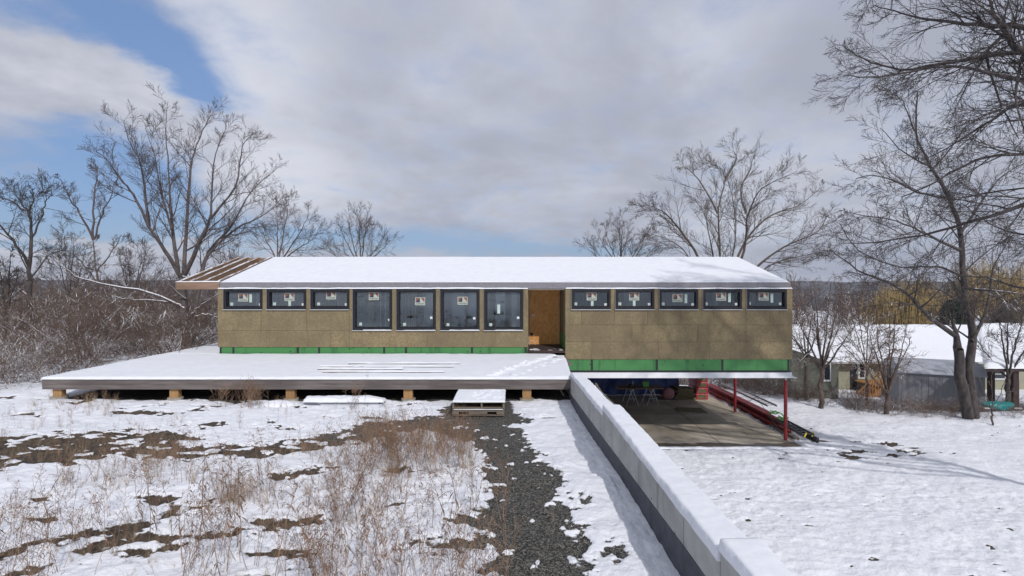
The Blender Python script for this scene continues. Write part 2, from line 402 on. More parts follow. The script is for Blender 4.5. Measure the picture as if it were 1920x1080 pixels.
sc_ = g.nt.nodes.new('ShaderNodeSeparateColor'); g.put(sc_.inputs[0], vor.outputs['Color'])
grav = g.mix(g.math('POWER', sc_.outputs[0], 2.2), (.020, .019, .017), (.25, .24, .215))
soil = g.mix(g.remap(g.noise(5, 6, .7, p), .35, .65), (.028, .022, .018), (.105, .078, .055))
soil = g.mix(g.remap(fn2, .5, .7, 0, .6), soil, (.22, .16, .10))
bare = g.mix(g.remap(ga, .3, .6), soil, grav)
sn = g.noise(3, 4, .6, p)
snc = g.mix(g.remap(sn, .35, .7), (.79, .81, .87), (.86, .875, .92))
g.set(Base_Color=g.mix(fac, bare, snc), Roughness=.85)
hgt = g.math('ADD', g.math('MULTIPLY', fac, g.math('ADD', .6, g.math('MULTIPLY', g.noise(8, 4, .6, p), 1.25))), g.math('MULTIPLY', g.math('SUBTRACT', 1., vor.outputs['Distance']), g.math('MULTIPLY', g.math('SUBTRACT', 1., fac), .5)))
g.bump(hgt, .8, .045)
M['ground'] = g.m
ground = npmesh('ground', np.stack([X, Y, Z], 2).reshape(-1, 3), gridfaces(len(xs), len(ys)), ['ground'], attrs={'snowc': S, 'gravelc': G})
tag(ground, kind='structure')
def hgt_at(x, y): return float(Hfull(np.array([float(x)]), np.array([float(y)]))[0])

# hills across the valley
hm = N('wooded_hill'); hp = hm.pos(); hn = hm.noise(.012, 6, .6, hp); hn2 = hm.noise(.08, 4, .7, hp)
hm.set(Base_Color=hm.mix(hm.remap(hn, .45, .65), hm.mix(hn2, (.028, .030, .036), (.075, .068, .068)), (.13, .125, .13)), Roughness=1.)
M['hill'] = hm.m
def hills(name, R, top, seed, a0, a1):
    az = np.linspace(math.radians(a0), math.radians(a1), 260); rr = np.linspace(0, 1, 16)
    A, Rr = np.meshgrid(az, rr); D = R+(Rr)*R*.35
    Hh = EYE+top+top*1.1*(fbm(A*7+seed, A*0+1, seed, 4)-.5)
    Zz = -70+(Hh+70)*np.sin(Rr*math.pi/2)**.8 + (fbm(A*60, Rr*14, seed+3, 4)-.5)*7*Rr
    V = np.stack([D*np.sin(A), D*np.cos(A), Zz], 2).reshape(-1, 3)
    return tag(npmesh(name, V, gridfaces(260, 16), ['hill']), kind='structure')
hills('hills', 1700, 21, 3, -62, 62)

# ------------------------------------------------------------------ house
H = empty('house', (0, YF, .66), 'long single storey house under construction with tan sheathing, green foam base and snow covered roof', 'house')
wins = [(419, 492, 0), (500, 574, 0), (582, 655, 0), (661, 735, 1), (743, 817, 1), (825, 899, 1), (907, 981, 1),
        (1071, 1145, 0), (1153, 1227, 0), (1235, 1309, 0), (1317, 1391, 0), (1399, 1475, 0)]
WT = 543.5
def wb(t): return 619 if t else 580
cl = MB(); clL = cl; clR = MB(); rnd = random.Random(3)
def panel(x0, y0, x1, y1, mb=None, tn=None):
    t = rnd.uniform(0, .75) if tn is None else tn
    (clL if x0 < 1000 else clR).box(hx(x0)+.0035, hx(x1)-.0035, YF+.004*t, YF+.05, hz(y1)+.0035, hz(y0)-.0035, 'clad', t)
def row(xs_, y0, y1):
    for a, b in zip(xs_[:-1], xs_[1:]): panel(a, y0, b, y1)
T0 = 541.5
# strips between windows, then sheets below them
ls = [408, 419, 492, 500, 574, 582, 655, 661, 735, 743, 817, 825, 899, 907, 981, 990]
for a, b in ((408, 419), (492, 500), (574, 582), (655, 661)): panel(a, T0, b, 580, tn=.25)
for a, b in ((735, 743), (817, 825), (899, 907), (981, 990)): panel(a, T0, b, 619, tn=.25)
panel(655, 580, 661, 619, tn=.4)
row([408, 490, 575, 655], 580, 619.5); row([408, 500, 620, 655], 619.5, 651); row([655, 800, 930, 990], 619, 651)
for a, b in ((1060, 1071), (1145, 1153), (1227, 1235), (1309, 1317), (1391, 1399), (1475, 1486)): panel(a, T0, b, 580, tn=.25)
row([1060, 1090, 1152, 1214, 1277, 1338, 1399, 1462, 1486], 580, 609); row([1060, 1185, 1308, 1399, 1486], 609, 641)
row([1060, 1108, 1235, 1330, 1425, 1486], 641, 674)
clL.build('wall', H); clR.build('wall', H)
core = MB()
def cb(x0, x1, y0, y1): core.box(hx(x0), hx(x1), YF+.052, YF+.24, hz(y1), hz(y0), 'stud')
for (a, b, y0, y1) in [(410, 419, T0, 580), (492, 500, T0, 580), (574, 582, T0, 580), (655, 661, T0, 580), (735, 743, T0, 619), (817, 825, T0, 619), (899, 907, T0, 619), (981, 989, T0, 619),
                       (410, 661, 580.5, 650), (661.5, 989, 619.5, 650), (1061, 1071, T0, 580), (1145, 1153, T0, 580), (1227, 1235, T0, 580), (1309, 1317, T0, 580), (1391, 1399, T0, 580), (1475, 1485, T0, 580), (1061, 1485, 580.5, 673.5)]:
    cb(a, b, y0, y1)
core.build('wall_framing', H)
# end walls, back wall and interior
YB = 28.0
en = MB()
en.box(hx(408)+.004, hx(408)+.2, YF+.245, YB-.2, .66, 3.1, 'clad', .4); en.box(hx(1486)-.2, hx(1486)-.004, YF+.245, YB-.2, .02, 3.1, 'clad', .4)
en.box(hx(408)+.004, hx(1486)-.004, YB-.19, YB, .02, 3.1, 'clad', .4)
for sx in (hx(408)+.004, hx(1486)-.204):       # gable triangles
    en.hexa([(sx, YF+.3, 3.11), (sx+.2, YF+.3, 3.11), (sx+.2, YB-.2, 3.11), (sx, YB-.2, 3.11), (sx, 23.55, 4.42), (sx+.2, 23.55, 4.42), (sx+.2, 23.65, 4.42), (sx, 23.65, 4.42)], 'clad', .4)
en.build('end_wall', H)
it = MB()
it.box(-10.7, 10.3, YF+.3, 27.7, .70, .78, 'inner')
it.box(-10.6, 10.2, 23.4, 23.5, .79, 3.05, 'gyps')
it.box(-10.6, 10.2, YF+.3, 27.6, 3.06, 3.10, 'gyps')
for k, x in enumerate(np.arange(-10.2, 10.2, .61)):
    if k % 4 != 3: it.box(x, x+.045, 22.35+.35*(k % 3), 22.45+.35*(k % 3), .79, 3.05, 'stud' if k % 5 else 'dark')
for x in (-5.3, -3.05, -.75): it.box(x, x+.28, 21.2, 21.5, .79, 3.05, 'frame')
it.box(-6.6, .6, 21.7, 21.75, 1.97, 2.04, 'stud')
for x in (-5.9,-5.6,-4.6,-4.45,-4.3,-3.2,-1.7,-.9): it.box(x, x+.05, 21.9, 21.99, .79, 3.05, 'stud')
for x, w_ in ((-4.0, .25), (-2.35, .3), (-1.6, .25), (-.55, .28)): it.box(x, x+w_, 22.3, 22.34, 1.85, 2.15, 'frame')
for x, w_, m_ in ((-5.75, .22, 'stud'), (-5.28, .06, 'gyps'), (-5.08, .05, 'gyps'), (-4.86, .16, 'gyps'), (-4.62, .04, 'stud'), (-4.1, .04, 'stud'), (-3.98, .04, 'stud'), (-3.86, .04, 'stud'), (-3.5, .36, 'gyps'), (-3.0, .14, 'gyps'), (-2.35, .5, 'gyps'), (-1.7, .3, 'gyps'), (-.9, .05, 'stud'), (-.6, .4, 'gyps'), (.05, .22, 'gyps'),
        (-10.3, .3, 'gyps'), (-9.1, .1, 'stud'), (-7.6, .25, 'stud'), (-7.0, .08, 'gyps'), (2.9, .1, 'stud'), (3.3, .05, 'gyps'), (4.6, .3, 'gyps'), (6.3, .06, 'stud'), (6.6, .06, 'stud'), (6.9, .3, 'gyps'), (8.2, .2, 'gyps'), (9.3, .05, 'stud'), (9.7, .2, 'stud')):
    it.box(x, x+w_, 20.7, 20.78, .80, 3.04, m_)
it.build('interior', H)
# roof
rf = MB(); xl, xr = hx(412), hx(1481); ez = 3.37; rz = 4.55; YE = YF+.07; YR = 23.6
yb2 = 2*YR-YE
for (ya, za, yb_, zb) in ((YE, ez, YR, rz), (yb2, ez, YR, rz)):
    rf.hexa([(xl, ya, za-.24), (xr, ya, za-.24), (xr, yb_, zb-.24), (xl, yb_, zb-.24), (xl, ya, za), (xr, ya, za), (xr, yb_, zb), (xl, yb_, zb)], 'fascia')
roof = rf.build('roof', H)
fa = MB(); fa.box(xl-.02, xr+.02, YE-.03, YE-.002, 3.115, 3.39, 'fascia')
fa.box(xl, xr, YE, YE+.6, 3.112, 3.128, 'fascia')
fa.box(hx(1481)+.022, hx(1481)+.06, YE-.03, YE+.05, 3.115, 3.36, 'beam')
fo = fa.build('fascia', roof)
def roofz(X, Y): return ez+(rz-ez)*(1-np.abs(Y-YR)/(YR-YE))
snow_slab('roof_snow', lin(xl-.01, xr+.02, .08), np.concatenate([lin(YE-.045, YE-.02, .008)[:-1], lin(YE-.02, YR, .06)]), roofz, .032, roof, 'snow_fine', edge=.02, amp=.004)
snow_slab('roof_snow', lin(xl-.01, xr+.02, .3), lin(YR, yb2, .3), roofz, .05, roof, 'snow_fine', edge=.05, amp=.012)
# left overhang: open rafters
for x in (-12.52, -12.12, -11.60, -11.06):
    ov = MB(); ov.beam((x, YE, ez-.13), (x, YR, rz-.13), .05, .30, 'raft'); ov.beam((x, yb2, ez-.13), (x, YR+.01, rz-.13), .06, .26, 'raft'); ov.build('rafter', H)
be = MB(); be.box(-12.56, xl-.024, YE-.06, YE-.005, 3.09, 3.37, 'beam'); be.build('overhang_beam', H)
MB().box(-12.50, xl-.03, YR-.04, YR+.04, 4.25, 4.50, 'beam').build('ridge_beam', H)
for k, x in enumerate((-12.52, -12.12, -11.60, -11.06)):
    snow_slab('rafter_snow', lin(x-.03, x+.035, .012), lin(YE, YR, .06), roofz, .03, H, edge=.03, seed=20+k, amp=.012)
snow_slab('rafter_snow', lin(-12.58, xl, .05), lin(YE-.07, YE+.02, .01), lambda X, Y: 3.37+X*0, .035, H, edge=.03, seed=28)
# ledge of snow over the windows
for a, b in ((408, 990), (1060, 1486)):
    snow_slab('ledge_snow', lin(hx(a), hx(b), .035), lin(YF-.025, YE-.03, .01), lambda X, Y: 3.11+X*0+.018*(fbm(X*2.2, Y*0, 8)-.3), .05, H, edge=.03, seed=5, amp=.012)
# windows
def tri(mb, pts, y, mat): mb.poly([(a, y, b) for a, b in pts], mat)
fc = bpy.data.curves.new('t', 'FONT'); fc.body = 'ANDERSEN'; fc.size = .066; fc.align_x = 'CENTER'; fc.extrude = .001
fo_ = bpy.data.objects.new('t', fc); COL.objects.link(fo_); bpy.context.view_layer.update()
txt = bpy.data.meshes.new_from_object(fo_.evaluated_get(bpy.context.evaluated_depsgraph_get()))
bpy.data.objects.remove(fo_); bpy.data.curves.remove(fc)
TV = [tuple(v.co) for v in txt.vertices]; TF = [tuple(p_.vertices) for p_ in txt.polygons]; bpy.data.meshes.remove(txt)
def logo(cx, cz, y, par):
    w, h = .188, .148; mb = MB(); mb.box(cx-w, cx+w, y-.004, y, cz-h, cz+h, 'cream')
    a, b = cx-w+.025, cx+w-.025; m = cx; t, u = cz+h-.022, cz-h+.105; yy = y-.007
    tri(mb, [(a, u), (m-.008, t), (a, t)], yy, 'brick'); tri(mb, [(a, u), (m-.008, u), (m-.008, t)], yy, 'navy')
    tri(mb, [(m+.03, t), (b, u), (b, t)], yy, 'brick')
    i = len(mb.v); mb.v += [(cx+q[0]*.95, y-.007-q[2], cz-h+.03+q[1]) for q in TV]
    k = mb.mi('navy')
    for f_ in TF: mb.f.append(tuple(i+j for j in f_)); mb.m.append(k)
    mb.build('sticker', par)
def rect(cx, cz, w, h, rot, y, mat, nm, par):
    c, s = math.cos(rot), math.sin(rot); P = [(-w/2, -h/2), (w/2, -h/2), (w/2, h/2), (-w/2, h/2)]
    P = [(cx+a*c-b*s, cz+a*s+b*c) for a, b in P]
    MB().hexa([(P[0][0], y-.003, P[0][1]), (P[1][0], y-.003, P[1][1]), (P[1][0], y, P[1][1]), (P[0][0], y, P[0][1]),
               (P[3][0], y-.003, P[3][1]), (P[2][0], y-.003, P[2][1]), (P[2][0], y, P[2][1]), (P[3][0], y, P[3][1])], mat).build(nm, par)
data = [((454, 558), (468, 559, 5, 16), (432.5, 570.4), (486, 571, .1)), ((541, 557), (541.5, 570, 5, 11), (513, 570), (566.5, 571, .1)), ((619.6, 554), None, (596, 570), (647.5, 571, .1)),
        ((700, 555.5), None, (675, 608), (729, 600, .5)), ((787, 565), None, (757.7, 608.5), (808, 596, .1)), ((867, 564), None, (839.5, 609), (889, 597, .25)), (None, (935, 579.6, 5.5, 17), (920, 609), (971.5, 596, .3)),
        ((1110, 556), (1111, 570, 5, 11), (1080, 570), (1136, 571, .1)), ((1190, 556), (1190, 569, 5, 10), (1163, 570), (1218, 570.5, .1)), ((1271.4, 559), (1287.4, 560, 5, 17), (1244.6, 570), (1300, 571, .1)),
        ((1353.7, 556.4), (1369.4, 558, 5, 17), (1325.5, 570), (1382, 570.5, .1)), ((1433.6, 556), (1449.3, 559, 5, 17), (1407, 569), (1464.7, 569.7, .1))]
for k, ((a, b, t), (lg, st, sq, tg)) in enumerate(zip(wins, data)):
    x0, x1 = hx(a)+.012, hx(b)-.006; z1, z0 = hz(WT), hz(wb(t)); fw = .10
    fr = MB(); ya, yb_ = YF-.03, YF+.12
    fr.box(x0, x1, ya, yb_, z1-fw*.75, z1, 'frame'); fr.box(x0, x1, ya, yb_, z0, z0+fw, 'frame')
    fr.box(x0, x0+fw, ya+.002, yb_-.002, z0+fw, z1-fw*.75, 'frame'); fr.box(x1-fw*.8, x1, ya+.002, yb_-.002, z0+fw, z1-fw*.75, 'frame')
    i0 = .022; yi = YF+.045
    for (p0, p1, q0, q1) in ((x0+fw, x1-fw*.8, z1-fw*.75-i0, z1-fw*.75), (x0+fw, x1-fw*.8, z0+fw, z0+fw+i0), (x0+fw, x0+fw+i0, z0+fw+i0, z1-fw*.75-i0), (x1-fw*.8-i0, x1-fw*.8, z0+fw+i0, z1-fw*.75-i0)):
        fr.box(p0, p1, yi, yi+.03, q0, q1, 'frame')
    w = fr.build('window', H)
    MB().box(x0+fw*.7, x1-fw*.6, YF+.08, YF+.084, z0+fw*.7, z1-fw*.5, 'glass').build('pane', w)
    sl = MB(); sl.box(x0-.016, x1+.01, YF-.065, YF+.04, z0-.022, z0-.003, 'flash'); sl.box(x0-.012, x0-.003, YF-.04, YF+.02, z0, z1, 'steel')
    sl.build('sill', w)
    if t: snow_slab('sill_snow', lin(x0+(x1-x0)*rnd.uniform(.02, .3), x1+.01, .03), lin(YF-.075, YF-.032, .008), lambda X, Y: z0-.003+X*0, .022, w, edge=.02, seed=k, amp=.01)
    yg = YF+.0785
    if lg: logo(hx(lg[0]), hz(lg[1]), yg, w)
    if st: rect(hx(st[0]), hz(st[1]), st[2]/50, st[3]/50, 0, yg, 'mint', 'paper_strip', w)
    rect(hx(sq[0]), hz(sq[1]), .11, .11, 0, yg, 'mint', 'paper_label', w); rect(hx(tg[0]), hz(tg[1]), .09, .09, tg[2], yg, 'white', 'paper_tag', w)
# recessed entry
RY = 21.3; e = MB()
e.box(.80, 2.03, RY-.02, RY, .78, 3.10, 'ply'); dr = e.build('door', H)
MB().box(.90, .98, RY-.06, RY-.023, 1.98, 2.03, 'steel').box(.885, .925, RY-.05, RY-.023, 1.96, 2.05, 'steel').build('latch', dr)
MB().box(.83, .93, RY-.075, RY-.036, 1.18, 1.27, 'frame').build('outlet', dr)
t_ = MB(); n_ = 20
for j in range(n_):
    q0 = 2*math.pi*j/n_; q1 = 2*math.pi*(j+1)/n_
    t_.cyl((.90+.12*math.cos(q0), RY-.3, .84+.14*math.sin(q0)), (.90+.12*math.cos(q1), RY-.3, .84+.14*math.sin(q1)), .009, 'white', 5)
tag(t_.build('cord'), 'loop of pale cord hanging at the foot of the plywood door', 'cord')
r_ = MB(); r_.box(hx(989)+.01, .66+.02, YF+.245, RY, .66, 3.10, 'clad', .2); r_.box(hx(1060)+.0, hx(1060)+.06, YF+.245, RY, .30, 3.10, 'clad', .8)
r_.box(.70, .80, RY-.02, RY+.1, .66, 3.10, 'stud'); r_.box(2.03, 2.06, RY-.02, RY+.1, .66, 3.1, 'stud'); r_.box(.66, 2.06, RY-.06, RY+.1, .55, .78, 'dark')
r_.box(hx(1060)-.006, hx(1060)-.001, YF+.2, RY, .66, 1.35, 'foam')
r_.box(.66, 2.06, YF+.05, RY, 3.08, 3.105, 'clad', .5)
r_.box(.665, 2.055, YF+.03, RY-.061, .70, .80, 'darkpost'); r_.build('entry_recess', H)
snow_slab('snow_patch', lin(.72, 2.0, .03), lin(19.24, 20.2, .03), lambda X, Y: .80+X*0, .012, H, mask=lambda X, Y: -.06*sst(.42, .6, fbm(X*4, Y*4, 17)+.25*sst(19.4, 20.1, Y)), edge=.05, amp=.004)
# foam base
fm = MB(); yf = YF+.03
fm.box(hx(411), hx(989), yf, yf+.05, hz(664)-.02, hz(651)+.0, 'foam')
fm.box(hx(1061), hx(1482), yf, yf+.05, hz(696), hz(674)-.001, 'foam')
for x in (413, 437, 558, 598, 720, 761, 885, 986): fm.box(hx(x)-.04, hx(x)+.035, yf-.004, yf-.001, hz(664)-.02, hz(651.3), 'tape')
for x in (1110, 1232, 1355, 1479): fm.box(hx(x)-.04, hx(x)+.04, yf-.004, yf-.001, hz(695), hz(674.5), 'tape')
fm.box(hx(1061), hx(1482), yf-.008, yf-.0045, hz(699), hz(694.6), 'tape'); fm.box(hx(411), hx(989), yf-.008, yf-.0045, hz(665.5), hz(663), 'tape')
fm.box(hx(411), hx(989), yf+.052, YF+.24, hz(664), hz(651), 'dark'); fm.box(hx(1061), hx(1482), yf+.052, YF+.24, -.1, hz(674), 'dark')
fm.build('foundation_insulation', H)
fl = MB(); fl.hexa([(hx(1075), YF-.10, -.22), (hx(1484), YF-.10, -.22), (hx(1484), YF+.2, -.20), (hx(1075), YF+.2, -.20), (hx(1075), YF-.02, -.03), (hx(1484), YF-.02, -.03), (hx(1484), YF+.2, -.03), (hx(1075), YF+.2, -.03)], 'flash')
fl.box(hx(1484)+.002, hx(1492), YF-.10, YF+.25, -.225, -.205, 'flash')
fl.build('flashing', H)
# carport floor deck above, steel and foundation
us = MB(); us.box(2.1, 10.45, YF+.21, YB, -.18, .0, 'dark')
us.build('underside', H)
for yy in (23.7, 27.9): MB().box(2.1, 10.45, yy-.08, yy+.08, -.42, -.185, 'red').build('steel_beam', H)
fw_ = MB(); fw_.box(1.74, 1.94, 14.6, 28.0, -2.9, .30, 'conc'); fw_.box(-10.9, 1.73, YF+.05, YF+.25, -.4, .63, 'dark')
fw_.box(-10.9, 1.73, 27.8, 28.0, -2.9, .63, 'conc')
fw_.build('foundation_wall', H)
def post(x, y, z0=-2.62, z1=-.2):
    m = MB(); m.cyl((x, y, z0+.012), (x, y, z1-.14), .062, 'red', 14); m.cyl((x, y, z1-.14), (x, y, z1), .05, 'steel', 12)
    m.box(x-.11, x+.11, y-.11, y+.11, z0, z0+.012, 'steel'); m.build('steel_post', H, label=None)
for yy in (19.35, 23.7, 27.9): post(10.4, yy)
for (y0, y1) in ((19.35, 23.7), (23.7, 27.9)):
    MB().cyl((10.33, y0, -2.5), (10.33, y1, -.35), .009, 'cable', 6).cyl((10.37, y0, -.35), (10.37, y1, -2.5), .009, 'cable', 6).build('bracing_cable', H)

# slab
SLX1 = 10.62; xs2 = lin(1.96, SLX1, .1); ys2 = lin(18.55, 28.5, .1); Xs, Ys = np.meshgrid(xs2, ys2)
wet = .55*sst(19.5, 18.7, Ys)+.12*sst(21, 19, Ys)
slabz = -2.62+(fbm(Xs*3, Ys*3, 4)-.5)*.004
top = np.stack([Xs, Ys, slabz], 2).reshape(-1, 3)
sb = npmesh('concrete_slab', top, gridfaces(len(xs2), len(ys2)), ['slab'], attrs={'wet': wet})
tag(sb, 'bare tan concrete slab floor under the raised right end of the house', 'slab')
MB().box(1.96, SLX1, 18.55, 28.5, -2.9, -2.63, 'slab').build('slab_edge', sb)
j_ = MB()
for x in (4.9, 7.8): j_.box(x-.012, x+.012, 18.56, 28.4, -2.6175, -2.6165, 'dark')
j_.box(1.97, SLX1, 23.4, 23.42, -2.6175, -2.6165, 'dark'); j_.build('joint', sb)
fb = MB(); fb.box(4.3, 11.5, 18.25, 18.33, -2.72, -2.58, 'pallet'); q = fb.build('form_board')
tag(q, 'long snow topped board lying along the front of the slab', 'board')
snow_slab('snow_cover', lin(4.2, 11.6, .06), lin(18.2, 18.38, .02), lambda X, Y: -2.59+X*0, .05, q, edge=.05, amp=.02)
# snow lumps between board and slab
# ------------------------------------------------------------------ retaining wall
RW = empty('retaining_wall', (1.83, 9, 0), 'stepped grey concrete retaining wall capped with snow, running down to the deck corner', 'wall')
secs = [(9.3, 14.35, .86, .72), (4.1, 9.3, 1.00, .98), (-4, 4.1, 1.11, 1.11)]   # y0,y1, top z at y0, at y1
for si, (ya, yb_, za, zb) in enumerate(secs):
    mb = MB(); nseg = max(1, round((yb_-ya)/.84)); yy = np.linspace(ya, yb_, nseg+1)
    for a, b in zip(yy[:-1], yy[1:]):
        z_a = za+(zb-za)*(a-ya)/(yb_-ya); z_b = za+(zb-za)*(b-ya)/(yb_-ya)
        mb.hexa([(WL, a+.007, -3), (WR, a+.007, -3), (WR, b-.007, -3), (WL, b-.007, -3), (WL, a+.007, z_a), (WR, a+.007, z_a), (WR, b-.007, z_b), (WL, b-.007, z_b)], 'conc')
    for b in yy[:-1]:
        for q_ in (.22, .58): mb.cyl((WL-.0015, b+.2+q_*.3, za-.25-q_*.35), (WL+.004, b+.2+q_*.3, za-.25-q_*.35), .013, 'dark', 8)
    mb.box(WL+.006, WR-.006, ya+.01, yb_-.01, -3, min(za, zb)-.01, 'darkmem')
    s_ = mb.build('wall_section', RW)
    snow_slab('snow_cap', lin(WL-.02, WR+.03, .018), lin(ya-.0, yb_+.01, .025), (lambda za, zb, ya, yb_: lambda X, Y: za+(zb-za)*(Y-ya)/(yb_-ya))(za, zb, ya, yb_), .085, s_, edge=.035, seed=60+si, amp=.012)
bd = MB(); yy = np.linspace(-4, 14.3, 30)
def bandtop(y): return float(np.interp(y, [3, 4.7, 14.3], [.74, .70, .20]))
for a, b in zip(yy[:-1], yy[1:]):
    bd.hexa([(WL-.006, a, -.5), (WL-.0005, a, -.5), (WL-.0005, b, -.5), (WL-.006, b, -.5), (WL-.006, a, bandtop(a)), (WL-.0005, a, bandtop(a)), (WL-.0005, b, bandtop(b)), (WL-.006, b, bandtop(b))], 'darkmem')
bd.build('waterproof_band', RW)
ed = MB(); yy = np.linspace(-1, 12.4, 60); rr = random.Random(5)
px_ = [(2.05+.025*math.sin(y*2.1)+rr.uniform(-.008, .008)) for y in yy]
for i in range(59):
    ed.beam((px_[i], yy[i], .82), (px_[i+1], yy[i+1], .82), .014, .10, 'pallet')
ed.build('membrane_edge', RW)

# ------------------------------------------------------------------ deck
DK = empty('deck', (-6, 14.26, 0), 'wide low timber deck covered in smooth snow in front of the house', 'deck')
DX0, DX1, DY0, DZ = -13.05, 1.72, 14.26, .62
dk = MB(); dk.box(DX0+.05, DX1-.01, DY0+.05, YF+.02, DZ-.06, DZ-.004, 'rim'); dk.box(DX0+.05, -11.0, YF+.021, 26, DZ-.06, DZ-.004, 'rim')
dk.box(DX1-.009, 2.04, 17, YF+.02, DZ-.06, DZ-.006, 'rim')
dk.build('decking', DK)
rm = MB(); cuts = [DX0, -10.1, -6.4, -2.2, DX1]
for a, b in zip(cuts[:-1], cuts[1:]):
    rm.box(a+.002, b-.002, DY0, DY0+.045, DZ-.145, DZ-.004, 'rim')
cuts = [DX0, -8.2, -4.6, -1.0, DX1]
for a, b in zip(cuts[:-1], cuts[1:]): rm.box(a+.002, b-.002, DY0+.006, DY0+.05, DZ-.29, DZ-.149, 'rim')
rm.box(DX0, DX0+.045, DY0+.052, 26, DZ-.29, DZ-.004, 'rim'); rm.box(DX1-.045, DX1, DY0+.052, YF, DZ-.29, DZ-.062, 'rim')
rm.build('rim_board', DK)
js = MB()
for x in np.arange(DX0+.4, DX1-.2, .406): js.box(x, x+.04, DY0+.06, YF, DZ-.25, DZ-.062, 'raft')
for y in (16.7,): js.box(DX0+.1, DX1-.1, y, y+.08, DZ-.48, DZ-.252, 'raft')
js.build('joist', DK)
for x in (-12.7, -9.43, -6.17, -2.87, .46):
    for y in (DY0+.12, 16.74):
        pz = hgt_at(x, y); pm = MB(); pm.box(x-.125, x+.125, y-.04, y+.12, max(pz, 0)+.03, DZ-.291 if y < 15 else DZ-.49, 'post'); pp = pm.build('post', DK, bevel=.006)
        MB().cyl((x, y+.04, pz-.2), (x, y+.04, max(pz, 0)+.05), .2, 'conc2', 18).build('footing', DK)
def deckmap(X, Y):
    r = np.interp(Y, [DY0, YF], [DX1+.02, 2.04])
    return np.where(X > 0, X*r/(DX1+.02), X)
tp = [px2g(1, 900)]*0
def deckpx(px, py): Yd = (EYE-.68)*F/(py-CY); return ((px-CX)/F*Yd, Yd)
trail = [deckpx(925, 706), deckpx(985, 686), deckpx(1040, 668), deckpx(1045, 662)]
rr = random.Random(9); pits = []
for (ax, ay), (bx, by) in zip(trail[:-1], trail[1:]):
    for k in range(110): t = rr.random(); pits.append((ax+(bx-ax)*t+rr.gauss(0, .17), ay+(by-ay)*t+rr.gauss(0, .12), rr.uniform(.04, .09)))
def deckmask(X, Y):
    Z = np.zeros_like(X)
    for a, b, r in pits: Z -= .065*np.exp(-(((X-a)/r)**2+((Y-b)/(r*1.3))**2))
    Z = Z*sst(DY0+.12, DY0+.4, Y)
    return np.maximum(Z, -.058)+.015*sst(-.03, 0, Z)*sst(-.0005, -.01, Z)
snow_slab('snow_cover', lin(DX0-.02, DX1+.02, .03), lin(DY0-.02, YF+.03, .03), lambda X, Y: DZ-.004+X*0, .07, DK, 'snow_fine', mask=deckmask, edge=.05, xmap=deckmap, seed=44, amp=.008)
snow_slab('snow_cover', lin(DX0-.02, -10.99, .06), lin(YF+.03, 26, .08), lambda X, Y: DZ-.004+X*0, .07, DK, 'snow_fine', edge=.05, seed=45, amp=.008)
# planks asleep under the snow of the deck
for k, (x0p, x1p, yp, lb) in enumerate([(655, 862, 682.5, 'longest snow covered plank on the deck, the one nearest the house'), (600, 850, 688.5, 'snow covered plank on the deck second from the house'), (597, 755, 693, 'short snow covered plank on the deck third from the house'), (606, 832, 698.5, 'snow covered plank on the deck nearest the front rim')]):
    a = deckpx(x0p, yp); b = deckpx(x1p, yp-.5)
    m = MB(); m.beam((a[0], a[1], DZ+.055), (b[0], b[1], DZ+.055), .13, .07, 'pallet'); q = m.build('plank'); tag(q, lb, 'plank', 'planks lying on the deck')
    snow_slab('snow_cover', lin(a[0]-.03, b[0]+.03, .04), lin(a[1]-.05, a[1]+.12, .015), lambda X, Y: DZ+.088+X*0, .035, q, 'snow_fine', edge=.04, seed=80+k, amp=.012)

